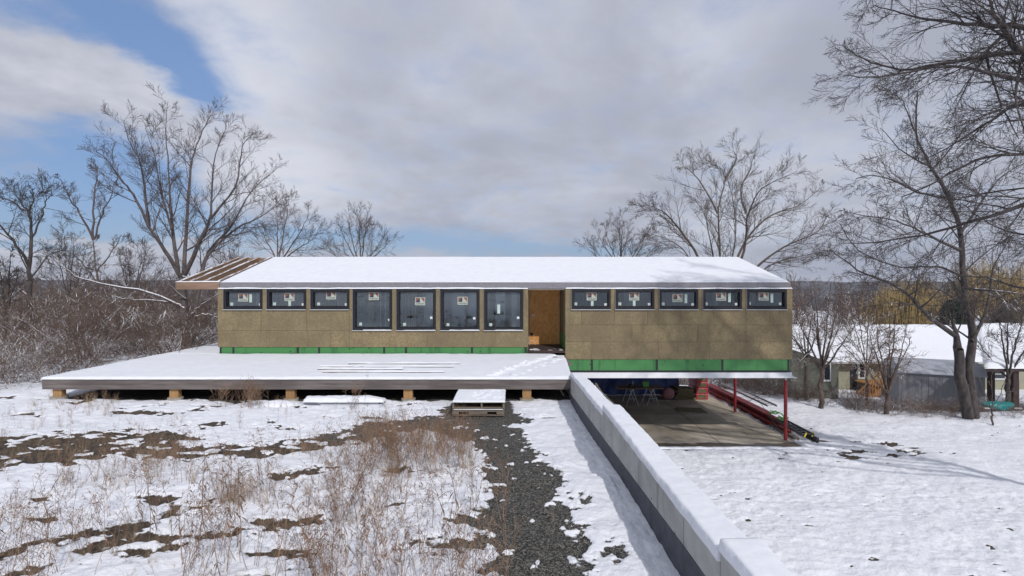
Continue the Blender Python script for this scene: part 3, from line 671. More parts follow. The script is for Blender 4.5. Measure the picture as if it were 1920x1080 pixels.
# ------------------------------------------------------------------ pallets
for lvl in range(2):
    z0 = .012+.178*lvl; x0, x1, y0, y1 = -1.43, -.15, 12.62, 14.05
    P_ = empty('pallet', (-.8, 13.3, z0), ('snow capped upper wooden pallet of the stack at the deck edge', 'lower wooden pallet with two dark fork holes in the stack at the deck edge')[1-lvl], 'pallet', 'stacked pallets')
    for j in range(7):
        yy0 = y0+j*(y1-y0-.13)/6; MB().box(x0, x1, yy0, yy0+.13, z0+.138, z0+.158, 'pallet').build('deck_board', P_)
    for j, x in enumerate((x0, (x0+x1)/2-.02+(.08 if lvl else 0), x1-.04)):
        s = MB()
        if lvl: s.box(x, x+.04, y0+.012, y1-.01, z0+.018, z0+.136, 'pallet')
        else:
            s.box(x, x+.04, y0+.012, y1-.01, z0+.07, z0+.136, 'pallet')
            for (q0, q1) in ((y0+.012, y0+.25), ((y0+y1)/2-.15, (y0+y1)/2+.15), (y1-.25, y1-.01)): s.box(x, x+.04, q0, q1, z0+.018, z0+.068, 'pallet')
        s.build('stringer', P_)
    s = MB()
    if lvl == 0:
        s.box(x0+.001, x0+.16, y0-.006, y0+.01, z0+.03, z0+.095, 'pallet'); s.box(x0+.40, x0+.86, y0-.006, y0+.01, z0+.03, z0+.095, 'pallet'); s.box(x1-.19, x1-.001, y0-.006, y0+.01, z0+.03, z0+.095, 'pallet')
        s.box(x0+.001, x1-.001, y0-.006, y0+.01, z0+.0975, z0+.135, 'pallet')
    for yy0 in (y0, (y0+y1)/2-.06, y1-.13): s.box(x0+.002, x1-.002, yy0, yy0+.12, z0+.0, z0+.016, 'pallet')
    s.build('bottom_board', P_)
    if lvl:
        def pm_(X, Y):
            Z = X*0; r2 = random.Random(4)
            for _ in range(46):
                a, b = r2.uniform(-.95, -.22), r2.uniform(12.75, 13.95); Z = Z-.03*np.exp(-(((X-a)/.05)**2+((Y-b)/.09)**2))
            return np.maximum(Z, -.035)
        snow_slab('snow_cover', lin(x0-.01, x1+.02, .02), lin(y0-.01, y1+.01, .02), lambda X, Y: z0+.157+X*0, .045, P_, mask=pm_, edge=.03, seed=90)
    else:
        snow_slab('snow_cover', lin(x0+.03, x1-.03, .02), lin(y0-.03, y0+.02, .01), lambda X, Y: z0+.157+X*0, .008, P_, edge=.01, seed=91)
# boards with snow by the deck posts
a = px2g(580, 752); zb_ = hgt_at(-4.5, 13.9)
bp = empty('board_stack', (-4.6, 13.9, zb_), 'snow topped stack of pale boards on the ground left of the pallets', 'boards')
for k, (x0, x1, y0, z) in enumerate(((-5.1, -3.45, 13.75, .0), (-5.75, -4.3, 13.86, .0), (-5.2, -3.55, 13.8, .07))):
    MB().box(x0, x1, y0, y0+.25, zb_+.02+z, zb_+.085+z, 'flash').build('board', bp)
snow_slab('snow_cover', lin(-5.6, -3.4, .04), lin(13.72, 14.1, .03), lambda X, Y: zb_+.15+X*0, .09, bp, edge=.08, seed=95, amp=.03)
mr = npmesh('snow_mound', *(lambda th, ph: (np.stack([-6.25+.5*np.cos(th)*np.sin(ph), 13.75+.28*np.sin(th)*np.sin(ph), zb_+.19*np.cos(ph)+.02*fbm(th*2, ph*3, 5)], 2).reshape(-1, 3), gridfaces(24, 12)))(*np.meshgrid(np.linspace(0, 2*math.pi, 24), np.linspace(0, 1.65, 12))), ['snow'])
tag(mr, 'low rounded mound of snow beside the third deck post', 'snow mound')

# ------------------------------------------------------------------ things in the carport
SZ = -2.62
def sawhorse(x, y, lb):
    e_ = empty('sawhorse', (x, y, SZ), lb, 'sawhorse', 'sawhorses on the slab')
    MB().box(x-.05, x+.05, y-.5, y+.5, SZ+.74, SZ+.80, 'steel').build('top_rail', e_)
    for sy in (-.42, .42):
        for sx in (-1, 1): MB().beam((x+sx*.03, y+sy, SZ+.74), (x+sx*.30, y+sy*1.08, SZ), .035, .035, 'steel').build('leg', e_)
        MB().beam((x-.17, y+sy*1.04, SZ+.34), (x+.17, y+sy*1.04, SZ+.34), .02, .03, 'steel').build('brace', e_)
    return e_
sawhorse(5.95, 25.4, 'left steel sawhorse of the pair on the slab in front of the blue tarp'); sawhorse(6.95, 25.4, 'right steel sawhorse of the pair on the slab in front of the blue tarp')
tag(MB().box(5.3, 7.5, 25.0, 25.8, SZ+.802, SZ+.84, 'raft').build('work_board'), 'plywood sheet laid across the two sawhorses', 'board')
tag(MB().box(5.9, 6.2, 25.2, 25.5, SZ+.842, SZ+.99, 'frame').cyl((6.05, 25.3, SZ+.99), (6.05, 25.3, SZ+1.12), .04, 'steel').build('power_tool'), 'dark power tool with a pale knob standing on the sawhorse table', 'tool')
tag(MB().box(6.55, 6.85, 25.3, 25.5, SZ+.842, SZ+1.1, 'green').build('parcel'), 'pale green packet standing on the sawhorse table', 'packet')
# blue tarpaulin over a stack
xs3 = lin(4.0, 9.05, .08); ys3 = lin(0, 3.2, .08); Xt, Tt = np.meshgrid(xs3, ys3)
fold = (fbm(Xt*2.2, Tt*.9, 15, 4)-.5)
zt = SZ+np.clip(Tt*1.05, 0, 1.9)+fold*.15+.0; yt = 27.4+.35*sst(0, 1.8, Tt)+fold*.35+np.clip(Tt-1.9, 0, 5)*.35
zt = np.where(zt < SZ+.01, SZ+.01, zt)*1-sst(.3, 0, 9.1-Xt)*.3*Tt/2
tag(npmesh('tarpaulin', np.stack([Xt, yt, zt], 2).reshape(-1, 3), gridfaces(len(xs3), len(ys3)), ['tarp']), 'crumpled blue tarpaulin draped at the back of the carport', 'tarpaulin')
bk = MB(); 
for x0, x1 in ((2.3, 4.6),): bk.box(x0, x1, 26.6, 27.6, SZ, SZ+.35, 'pallet')
bk.box(2.6, 4.2, 26.8, 27.5, SZ+.352, SZ+.6, 'pallet'); tag(bk.build('lumber_stack'), 'dark stack of lumber at the far left end of the carport', 'lumber')
# insulation bundles in red wrap
def bundle(x, y, z, lb):
    e_ = empty('insulation_bundle', (x, y, z), lb, 'insulation', 'red wrapped insulation bundles')
    MB().box(x-.31, x+.31, y-.6, y+.6, z+.003, z+.297, 'redw').build('wrap', e_, bevel=.03)
    w = MB(); w.poly([(x-.22, y-.604, z+.07), (x-.16, y-.604, z+.05), (x+.2, y-.604, z+.05), (x+.24, y-.604, z+.09), (x+.22, y-.604, z+.23), (x+.16, y-.604, z+.255), (x-.2, y-.604, z+.255), (x-.24, y-.604, z+.22)], 'batt'); w.build('open_end', e_)
for k, nm in enumerate(('bottom', 'second from the slab', 'middle', 'second from the top', 'topmost')):
    lb = ['bottom red wrapped insulation bundle of the tall stack on the slab', 'red wrapped insulation bundle second from the slab in the tall stack', 'middle red wrapped insulation bundle of the tall five high stack', 'red wrapped insulation bundle second from the top of the tall stack', 'topmost red wrapped insulation bundle of the tall stack under the house'][k]
    bundle(9.85, 26.9, SZ+.3*k, lb)
rr = random.Random(2)
bt = []
for k in range(5):
    x = 9.0+rr.uniform(-.08, .08); y = 26.7+rr.uniform(-.1, .1); z = SZ+.11*k; a_ = rr.uniform(-.15, .15)
    hw, hd = .55-.03*k, .45; c, s = math.cos(a_), math.sin(a_)
    m = MB(); P = [(x+u*c-v*s, y+u*s+v*c) for u, v in ((-hw, -hd), (hw, -hd), (hw, hd), (-hw, hd))]
    m.hexa([(p_[0], p_[1], z+.002) for p_ in P]+[(p_[0], p_[1], z+.105+(.03 if i_ in (0, 3) else 0)) for i_, p_ in enumerate(P)], 'batt')
    q = m.build('wool_slab', bevel=.02)
    tag(q, ['bottom', 'second', 'third', 'fourth', 'topmost'][k]+' brown mineral wool slab of the loose pile left of the red stack', 'wool slab', 'loose mineral wool slabs')
th, ph = np.meshgrid(np.linspace(0, 2*math.pi, 24), np.linspace(0, math.pi, 14))
rad = 1+.5*(fbm(th*1.5, ph*3, 6)-.5)
tag(npmesh('plastic_bag', np.stack([8.1+.32*rad*np.cos(th)*np.sin(ph), 26.3+.25*rad*np.sin(th)*np.sin(ph), SZ+.30+.32*rad*np.cos(ph)], 2).reshape(-1, 3), gridfaces(24, 14), ['pink']), 'crumpled pinkish plastic bag beside the loose wool pile', 'bag')
tag(MB().hexa([(7.75, 23.75, SZ+.006), (9.05, 23.5, SZ+.006), (9.05, 24.35, SZ+.006), (7.9, 24.5, SZ+.006), (7.75, 23.75, SZ+.045), (9.05, 23.5, SZ+.045), (9.05, 24.35, SZ+.045), (7.9, 24.5, SZ+.045)], 'batt').build('mat'), 'flat dark brown mat lying alone on the slab', 'mat')
tag(MB().box(7.0, 8.5, 25.95, 26.2, SZ+.003, SZ+.06, 'pallet').build('timber_offcut'), 'dark timber offcut on the slab in front of the plastic bag', 'timber')
# pile of red steel beams beside slab
for k, (dx, dz, y0, y1) in enumerate(((0, 0, 19.9, 28.5), (.22, 0, 20.2, 28.7), (.1, .2, 20.9, 28.3), (.3, .2, 21.9, 28.6))):
    x = 10.85+dx; z = -2.62+dz+.02; m = MB()
    m.box(x-.09, x+.09, y0, y1, z, z+.018, 'red'); m.box(x-.012, x+.012, y0+.001, y1-.001, z+.0185, z+.1715, 'red'); m.box(x-.09, x+.09, y0, y1, z+.172, z+.19, 'red')
    q = m.build('steel_joist')
    tag(q, ['red steel beam lying against the slab edge at the bottom of the pile', 'red steel beam at the yard side of the bottom row of the pile', 'red steel beam of the upper row nearest the slab', 'red steel beam of the upper row nearest the snowy yard'][k], 'steel beam', 'red steel beams piled beside the slab')
def ladder(ax, ay, bx, by, z, w, mat, lb, sz=.08):
    a = Vector((ax, ay, z)); b = Vector((bx, by, z)); d = (b-a).normalized(); n = d.cross(Vector((0, 0, 1)))*w/2
    e_ = empty('ladder', tuple((a+b)/2), lb, 'ladder', 'ladders on the beam pile')
    for s in (-1, 1): MB().beam(a+n*s, b+n*s, .03, sz, mat).build('side_rail', e_)
    L = (b-a).length
    for k in range(int(L/.3)):
        c = a+d*(.15+.3*k); MB().beam(c-n, c+n, .03, .03, mat).build('rung', e_)
ladder(11.25, 22.0, 11.3, 27.0, -1.93, .4, 'steel', 'silver ladder lying on top of the red beam pile')
ladder(11.0, 18.9, 11.1, 21.6, -2.28, .42, 'cable', 'dark ladder lying at the yard end of the red beam pile')
s_ = MB(); q0 = (11.0, 20.5, -2.1)
for k in range(18):
    q1 = (rr.uniform(10.8, 11.25), 20.5+.07*k+rr.uniform(-.25, .25), -2.12+rr.uniform(-.08, .10)); s_.beam(q0, q1, .05, .025, 'green'); q0 = q1
tag(s_.build('strap'), 'tangled bright green straps lying over the end of the beam pile', 'straps')
s_ = MB(); s_.beam((10.9, 19.0, -2.4), (11.02, 19.05, -2.25), .03, .05, 'yellow'); s_.beam((11.25, 19.1, -2.4), (11.32, 19.1, -2.22), .03, .05, 'yellow')
tag(s_.build('clamp'), 'pair of yellow clamps at the yard end of the dark ladder', 'clamps')
s_ = MB(); s_.box(10.72, 10.9, 19.3, 21.2, -2.6, -2.5, 'pallet'); s_.box(11.3, 11.4, 18.9, 22.4, -2.58, -2.40, 'dark'); tag(s_.build('timber_bundle'), 'dark timbers on the snow below the dark ladder', 'timbers')
del s_

# ------------------------------------------------------------------ plants: tubes
class Tubes:
    def __init__(s): s.P = []; s.R = []; s.S = []; s.n = 0
    def add(s, pts, rad):
        s.P.extend(pts); s.R.extend(rad); s.S.append((s.n, len(pts))); s.n += len(pts)
    def arrays(s, sides):
        if not s.S: return np.zeros((0, 3)), np.zeros((0, 4), int)
        P = np.array(s.P, dtype=float); R = np.array(s.R); n = len(P)
        nxt = np.minimum(np.arange(n)+1, n-1); prv = np.maximum(np.arange(n)-1, 0)
        st = np.array([a for a, _ in s.S]); ln = np.array([b for _, b in s.S]); en = st+ln-1
        nxt[en] = en; prv[st] = st
        T = P[nxt]-P[prv]; T /= np.linalg.norm(T, axis=1, keepdims=True)+1e-9
        D = P[en]-P[st]; D /= np.linalg.norm(D, axis=1, keepdims=True)+1e-9
        ref = np.where(np.abs(D[:, 2:3]) > .7, np.array([[1., .2, 0]]), np.array([[0, 0, 1.]]))
        ref = np.repeat(ref, ln, axis=0)
        U = np.cross(T, ref); U /= np.linalg.norm(U, axis=1, keepdims=True)+1e-9; W = np.cross(U, T)
        ang = np.arange(sides)*2*math.pi/sides + .5
        V = P[:, None, :]+R[:, None, None]*(np.cos(ang)[None, :, None]*U[:, None, :]+np.sin(ang)[None, :, None]*W[:, None, :])
        ok = np.ones(n, bool); ok[en] = False; b = np.nonzero(ok)[0]*sides
        k = np.arange(sides); k2 = (k+1) % sides
        Fq = np.stack([b[:, None]+k, b[:, None]+k2, b[:, None]+sides+k2, b[:, None]+sides+k], 2).reshape(-1, 4)
        return V.reshape(-1, 3), Fq
def joinarr(lst):
    Vs, Fs, o = [], [], 0
    for V, Fq in lst:
        Vs.append(V); Fs.append(Fq+o); o += len(V)
    return np.concatenate(Vs), np.concatenate(Fs)
R_ = random.Random(11)
def rdir(): 
    while True:
        v = Vector((R_.uniform(-1, 1), R_.uniform(-1, 1), R_.uniform(-1, 1)))
        if .1 < v.length < 1: return v.normalized()
def grow(T, p, d, L, r, lvl, C, tipr):
    n = 3 if L < .5 else (4 if L < 1.4 else 6); pts = [tuple(p)]; rad = [r]; st = L/n; q = Vector(p); dd = Vector(d)
    for i in range(n):
        dd = (dd + rdir()*C['wob'] + Vector((0, 0, C['up']))).normalized()
        q = q+dd*st; pts.append(tuple(q)); rad.append(max(tipr*.6, r*(1-.85*(i+1)/n)))
    T[0 if r > C['thick'] else 1].add(pts, rad)
    if lvl <= 0: return
    k = max(1, int(C['k'][lvl-1]*R_.uniform(.8, 1.2)))
    for j in range(k):
        f = .2+.8*(j+R_.random())/k; i = min(n-1, int(f*n)); t = f*n-i
        a = Vector(pts[i]).lerp(Vector(pts[i+1]), t); bd_ = (Vector(pts[i+1])-Vector(pts[i])).normalized()
        side = bd_.cross(rdir()).normalized(); an = math.radians(R_.uniform(*C['ang']))
        nd = bd_*math.cos(an)+side*math.sin(an)
        grow(T, a, nd, L*R_.uniform(.35, .62)*(1.15-.45*f), max(tipr, r*.55*(1-.5*f)), lvl-1, C, tipr)
def limb(T, pts, r0, r1, C, dens, Lc, lvl, tipr, f0=.15, jit=.05, skip=None):
    """traced limb in world points, smoothed, with side branches along it"""
    P = [Vector(p) for p in pts]; out = []
    for i in range(len(P)-1):
        a = P[max(i-1, 0)]; b = P[i]; c = P[i+1]; d = P[min(i+2, len(P)-1)]
        for k in range(4):
            t = k/4; out.append(.5*((2*b)+(c-a)*t+(2*a-5*b+4*c-d)*t*t+(3*b-a-3*c+d)*t**3)+(rdir()*jit if (i or k) else Vector((0, 0, 0))))
    out.append(P[-1]); n = len(out); rad = [r1+(r0-r1)*(1-i/(n-1))**1.35 for i in range(n)]
    T[0].add([tuple(q) for q in out], rad)
    tot = sum((out[i+1]-out[i]).length for i in range(n-1)); m = int(tot*dens)
    for j in range(m):
        f = f0+(1-f0)*(j+R_.random())/max(m, 1); i = min(n-2, int(f*(n-1))); t = f*(n-1)-i
        a = out[i].lerp(out[i+1], min(t, 1)); bd_ = (out[i+1]-out[i]).normalized()
        side = bd_.cross(rdir()).normalized(); an = math.radians(R_.uniform(*C['ang']))
        nd = bd_*math.cos(an)+side*math.sin(an)
        L = Lc*R_.uniform(.5, 1.15)*(1.2-.8*f)
        grow(T, a, nd, L, max(tipr, min(rad[i]*.5, L*.018)), lvl, C, tipr)
CV = dict(wob=.12, up=.045, ang=(22, 54), k=(7, 8, 6), thick=.03)       # ascending crown
CD = dict(wob=.12, up=-.010, ang=(22, 58), k=(7, 8, 6), thick=.03)    # spreading, drooping
def finish(name, T, label, cat, base, mats=('bark', 'bark'), sides=(7, 3), extra=None, group=None):
    e_ = empty(name, base, label, cat, group)
    V, Fq = T[0].arrays(sides[0]); npmesh('trunk', V, Fq, [mats[0]], e_)
    V, Fq = T[1].arrays(sides[1]); npmesh('crown', V, Fq, [mats[1]], e_, smooth=False)
    return e_
def tr(pts, Y0, Y1):
    n = len(pts)-1; return [at(p[0], p[1], Y0+(Y1-Y0)*i/n) for i, p in enumerate(pts)]
# big tree left of the house
T = [Tubes(), Tubes()]; Y0 = 26.
TL = [([(352, 670), (343, 570), (342, 520)], 0, .27, .22, 0), ([(340, 522), (310, 470), (280, 425), (250, 365), (225, 335), (200, 300), (180, 284)], -3, .15, .02, 1),
      ([(280, 425), (272, 360), (265, 310), (240, 260), (232, 225)], -1.5, .10, .015, 1), ([(334, 512), (325, 450), (320, 385), (317, 335), (312, 250), (315, 190)], 1.5, .15, .015, 1),
      ([(344, 515), (350, 440), (355, 335), (365, 285), (385, 235), (400, 210)], 3, .15, .015, 1), ([(346, 515), (380, 440), (395, 400), (400, 310), (425, 235)], -1.5, .17, .015, 1),
      ([(358, 668), (370, 560), (385, 490), (400, 460), (435, 425), (470, 360), (520, 315)], 1.2, .20, .02, 1), ([(395, 410), (440, 350), (455, 275), (470, 255)], .5, .09, .015, 1),
      ([(388, 480), (440, 430), (500, 400), (532, 365)], 3.5, .11, .015, 1), ([(322, 430), (300, 350), (290, 290), (272, 240)], 2, .08, .015, 1)]
for pts, dy, r0, r1, k in TL:
    limb(T, tr(pts, Y0, Y0+dy), r0*(.72 if k else 1), r1*.7, CV, 2.1 if k else 0, 2.3, 2, .0075, .10, .03)
big = finish('deciduous_tree', T, 'tall bare twin trunked tree with a wide vase crown left of the house', 'tree', at(350, 660, Y0))
T = [Tubes(), Tubes()]
for pts, dy, r0 in (([(345, 578), (280, 548), (185, 530), (130, 510), (85, 470)], -3, .075), ([(343, 574), (300, 565), (240, 561), (205, 552)], -1.5, .055), ([(365, 592), (385, 590), (406, 593), (430, 596)], 1, .06), ([(360, 588), (380, 570), (400, 557), (420, 540)], -1, .05), ([(348, 560), (330, 545), (310, 525)], -1, .045)):
    limb(T, tr(pts, Y0-.1, Y0-.1+dy), r0, .015, CD, 1.2, 1.0, 1, .012, .25, .05)
V, Fq = joinarr([T[0].arrays(7), T[1].arrays(3)]); npmesh('snowy_bough', V, Fq, ['bark_low'], big)
def quick_tree(name, px, py, Y, top, spread, label, mats=('bark', 'bark'), C=CV, stems=5, r=.14, lvl=2, tipr=.011, dens=1.8, fork=.35, dyr=2.5, group=None, Lk=.30, seed=None, lean=0):
    """trunk to a fork, then limbs fanning to the crown outline"""
    if seed is not None: R_.seed(seed)
    T = [Tubes(), Tubes()]; hp_ = py-top
    fk = (px+lean*.4, py-hp_*fork)
    limb(T, tr([(px, py), (px+R_.uniform(-3, 3), py-hp_*fork*.5), fk], Y, Y), r, r*.8, C, 0, 1, 0, tipr)
    for j in range(stems):
        u = -1+2*(j+.5)/stems; u += R_.uniform(-.15, .15); tx = px+lean+u*spread; ty = top+abs(u)**1.6*hp_*.38+R_.uniform(0, hp_*.08)
        mid = (fk[0]+(tx-fk[0])*.45, fk[1]+(ty-fk[1])*.42+R_.uniform(-5, 5)); m2 = (fk[0]+(tx-fk[0])*.78, fk[1]+(ty-fk[1])*.72)
        limb(T, tr([fk, mid, m2, (tx, ty)], Y, Y+R_.uniform(-dyr, dyr)), r*.45, tipr*1.1, C, dens*.75, hp_/F*Y*Lk*.85, lvl, tipr*.8, .12, .03)
    return finish(name, T, label, 'tree', at(px, py, Y), mats, group=group)
R_.seed(71); T = [Tubes(), Tubes()]
for pts, dy, r0, dn, Lc in (([(60, 640), (58, 580), (55, 510), (60, 440), (52, 400), (40, 380), (26, 358)], 0, .15, 2., 2.2), ([(56, 500), (30, 460), (0, 420), (-25, 395)], -2, .09, 2.2, 2.2), ([(60, 445), (80, 400), (86, 375), (100, 365)], 1, .05, 3, 1.9),
    ([(53, 405), (60, 380), (62, 360)], 1, .05, 3, 1.2), ([(46, 395), (15, 375), (-15, 365)], -1, .05, 3, 1.2), ([(58, 520), (90, 480), (115, 470)], 1, .05, 2, 1.1), ([(57, 560), (20, 530), (-10, 500)], 1, .06, 2, 1.4)):
    limb(T, tr(pts, 27, 27+dy), r0, .02, CD, dn, Lc, 2, .010, .3, .05)
finish('deciduous_tree', T, 'bare dark tree at the far left edge with flat spreading twigs', 'tree', at(60, 640, 27), ('bark_dark', 'bark_dark'))
R_.seed(72); T = [Tubes(), Tubes()]
for pts, dy, r0, dn, Lc in (([(190, 640), (186, 560), (180, 500), (174, 440)], 0, .13, .5, 1.2), ([(175, 450), (150, 400), (130, 370), (112, 335)], -1, .07, 2, 1.3), ([(174, 445), (176, 380), (182, 330), (178, 310)], 1, .07, 2, 1.3),
    ([(176, 450), (192, 400), (206, 370), (214, 345)], 0, .06, 2, 1.3), ([(182, 510), (210, 470), (228, 440)], 1, .05, 2, 1.3), ([(184, 530), (150, 490), (120, 465)], 1, .05, 2, 1.3)):
    limb(T, tr(pts, 31, 31+dy), r0, .018, CV, dn, Lc, 2, .010, .15, .05)
finish('deciduous_tree', T, 'slender pale bare tree standing between the far left tree and the big one', 'tree', at(190, 640, 31))
quick_tree('deciduous_tree', 130, 640, 36, 430, 60, 'low spreading bare tree behind the brush at left', ('bark_tan', 'bark_tan'), CV, 6, .12, 2, .011, 2.6, .3, seed=3)
quick_tree('deciduous_tree', 250, 640, 38, 440, 70, 'short bushy bare tree just left of the big tree', ('bark_tan', 'bark'), CV, 6, .12, 2, .011, 2.6, .3, seed=4)
quick_tree('deciduous_tree', 505, 600, 40, 355, 65, 'bare tree rising right behind the open rafters', ('bark', 'bark'), CV, 5, .15, 2, .011, 2.6, .42, seed=5, lean=40)
quick_tree('deciduous_tree', 677, 600, 42, 385, 66, 'bare tree alone above the left half of the roof', ('bark', 'bark'), CV, 7, .14, 2, .011, 2.6, .45, seed=6)
quick_tree('deciduous_tree', 1165, 600, 44, 400, 85, 'low rounded bare tree above the right half of the roof', ('bark_tan', 'bark_tan'), CV, 8, .15, 2, .011, 2.6, .42, seed=7)
quick_tree('deciduous_tree', 430, 620, 42, 440, 60, 'thin bare tree seen behind the crown of the big left tree', ('bark', 'bark'), CV, 5, .13, 2, .011, 2.6, .3, seed=8)
quick_tree('deciduous_tree', 12, 640, 24, 460, 40, 'small bare tree cut by the left picture edge', ('bark_dark', 'bark_dark'), CV, 4, .11, 2, .011, 2.6, .3, seed=9)
# multi stemmed tree behind the right end of the roof
R_.seed(21); T = [Tubes(), Tubes()]; Y0 = 36.
for pts, dy in (([(1350, 640), (1350, 520), (1350, 479), (1347, 391), (1359, 340), (1350, 315), (1323, 306)], 1), ([(1345, 400), (1317, 346), (1295, 321), (1280, 312)], 2), ([(1345, 560), (1302, 470), (1271, 427), (1247, 400), (1217, 385), (1199, 388)], -2),
                ([(1352, 600), (1395, 470), (1401, 409), (1422, 361), (1453, 340), (1495, 321)], -3), ([(1398, 400), (1389, 355), (1407, 318), (1407, 297)], 1), ([(1359, 340), (1380, 300), (1377, 285)], 0),
                ([(1370, 520), (1398, 451), (1447, 403), (1498, 385), (1543, 349)], 3), ([(1390, 540), (1430, 490), (1483, 457), (1531, 436), (1550, 409)], -1), ([(1350, 560), (1335, 470), (1320, 400), (1300, 370)], 4), ([(1360, 560), (1378, 450), (1375, 380), (1362, 330)], 4)
                , ([(1385, 550), (1440, 500), (1500, 480), (1560, 470)], 2), ([(1340, 570), (1290, 480), (1255, 450), (1225, 440)], 2)):
    limb(T, tr(pts, Y0, Y0+dy), .11 if len(pts) > 4 else .07, .014, CV, 1.9, 2.7, 2, .0085, .2, .03)
finish('deciduous_tree', T, 'broad many stemmed bare tree towering over the right end of the roof', 'tree', at(1350, 640, Y0), ('bark_tan', 'bark_tan'))
# twin trunk tree on the right
R_.seed(22); T = [Tubes(), Tubes()]; Y0 = 22.6
C9 = dict(CD); C9['up'] = .03; CT = dict(wob=.36, up=.0, ang=(30, 75), k=(7, 6, 5), thick=.03)
for pts, dy, r0, r1, dn in (([(1826, 790), (1818, 700), (1822, 620), (1808, 560), (1801, 441), (1780, 373), (1744, 311), (1718, 249), (1720, 171)], 1, .21, .03, 1.6),
    ([(1816, 786), (1801, 710), (1797, 655)], -.4, .23, .18, 0), ([(1797, 657), (1793, 628), (1786, 600)], -.1, .185, .05, 3), ([(1795, 632), (1736, 589), (1706, 556), (1667, 530), (1608, 506), (1560, 470)], -3, .11, .02, 1.6),
    ([(1801, 470), (1740, 440), (1680, 415), (1600, 400)], -2, .07, .015, 1.8), ([(1780, 373), (1720, 360), (1650, 330), (1605, 335)], 1, .06, .015, 1.8), ([(1800, 440), (1840, 380), (1880, 330), (1930, 300)], 1, .07, .015, 1.8),
    ([(1744, 311), (1700, 290), (1650, 240)], -1, .05, .012, 2), ([(1744, 320), (1790, 270), (1830, 200)], 1, .05, .012, 2), ([(1804, 520), (1760, 500), (1690, 500), (1610, 470), (1575, 420)], 2, .06, .015, 1.8),
    ([(1822, 640), (1850, 580), (1862, 500), (1900, 440)], 1, .08, .015, 1.8), ([(1805, 540), (1870, 545), (1950, 560)], -2, .07, .02, 1.5), ([(1718, 249), (1700, 210), (1690, 180)], 0, .04, .012, 2)):
    limb(T, tr(pts, Y0, Y0+dy), r0, r1, C9, dn*1.35, 2.2, 2, .0075, .2, .03)
finish('deciduous_tree', T, 'tall dark bare tree with a forked trunk at right in front of the grey shed', 'tree', at(1822, 785, Y0), ('bark_dark', 'bark_dark'))
# large tree just outside the right edge reaching into the picture
R_.seed(23); T = [Tubes(), Tubes()]
tb = (18.4, 8.4, -2.65)
def b10(pts, Ya, Yb): return [(17.6, 8.6, EYE-(pts[0][1]-CY)/F*10.3)]+tr(pts[1:], Ya, Yb)
limb(T, [tb, (18.2, 8.4, 0), (17.8, 8.5, 3), (17.3, 8.7, 6.5), (16.6, 9, 10), (16.0, 9.3, 14)], .26, .05, C9, .6, 3.0, 2, .008, .5, .05)
for pts, Ya, Yb, r0 in (([(2290, 480), (2080, 330), (1920, 384), (1790, 425), (1671, 451), (1578, 456)], 10.3, 13, .08), ([(2280, 250), (2050, 170), (1920, 99), (1884, 62), (1852, -10), (1840, -90)], 10.3, 12, .13),
    ([(2280, 200), (2050, 80), (1920, 50), (1832, 47), (1749, 36), (1690, 25), (1640, 10)], 10.3, 12.5, .09), ([(2280, 260), (2050, 140), (1920, 100), (1790, 115), (1690, 130), (1620, 112), (1580, 85)], 10.2, 13, .08),
    ([(2280, 300), (2050, 180), (1920, 150), (1780, 125), (1650, 145), (1585, 142)], 10.4, 12, .07), ([(2285, 330), (2050, 240), (1920, 197), (1863, 223), (1790, 270), (1730, 300)], 10.3, 14, .07),
    ([(2285, 380), (2060, 300), (1920, 290), (1830, 300), (1740, 350), (1690, 370)], 10.3, 11.5, .06), ([(2280, 100), (2100, -60), (1930, -120), (1800, -110), (1700, -60), (1640, -20)], 10.4, 12, .10),
    ([(1884, 62), (1850, 110), (1880, 200), (1910, 260)], 11.7, 12, .05), ([(1920, 99), (1905, 180), (1925, 260)], 11, 10, .05), ([(2290, 420), (2100, 400), (1930, 440), (1860, 420), (1800, 380)], 10.5, 15, .05),
    ([(2290, 480), (2120, 500), (1930, 540), (1850, 520), (1780, 520)], 10.3, 14, .05)):
    if pts[0][0] < 2200: limb(T, tr(pts, Ya, Yb), r0*.8, .010, CD, 2.2, 1.5, 2, .0048, .1, .02)
    else: limb(T, b10(pts, Ya, Yb), r0, .010, CD, 1.9, 1.8, 2, .0046, .22, .02)
for e3 in ((11.2, 10.3, 13.2), (12.6, 11, 15.2), (10.2, 11.4, 12.2), (13.5, 9.5, 13.0), (12.4, 12.0, 10.5), (10.7, 11.2, 8.9), (11.6, 10.2, 7.4)):
    limb(T, [(17.2, 8.7, 7.2), ((17+e3[0])/2, (8.7+e3[1])/2, (6.8+e3[2])/2+1.2), e3], .10, .02, CD, 2.0, 1.9, 2, .007, .3, .05)
finish('deciduous_tree', T, 'large bare tree mostly beyond the right picture edge, its long twiggy boughs reaching in', 'tree', tb, ('bark_dark', 'bark_dark'))
# small trees at the yard edge on the right
quick_tree('small_tree', 1541, 770, 24.5, 520, 75, 'small twisted bare tree beside the house corner post with snow on its twigs', ('bark_snow', 'brush_snow'), CT, 8, .12, 2, .010, 3.0, .30, dyr=1.5, seed=31, Lk=.36)
quick_tree('small_tree', 1664, 792, 23.4, 585, 62, 'small bare tree in front of the orange porch rails', ('bark_snow', 'brush'), CT, 7, .12, 2, .010, 2.8, .26, dyr=1.5, seed=32, Lk=.32)
quick_tree('small_tree', 1512, 750, 28, 560, 40, 'pale leaning bare tree close behind the house corner', ('bark_tan', 'brush'), CT, 4, .12, 2, .012, 2, .4, dyr=1.5, seed=33)
quick_tree('small_tree', 1860, 800, 21.5, 690, 50, 'pale low forked sapling in front of the neighbouring carport', ('bark_tan', 'bark_tan'), CV, 5, .04, 1, .010, 2.0, .3, dyr=.8, seed=34)
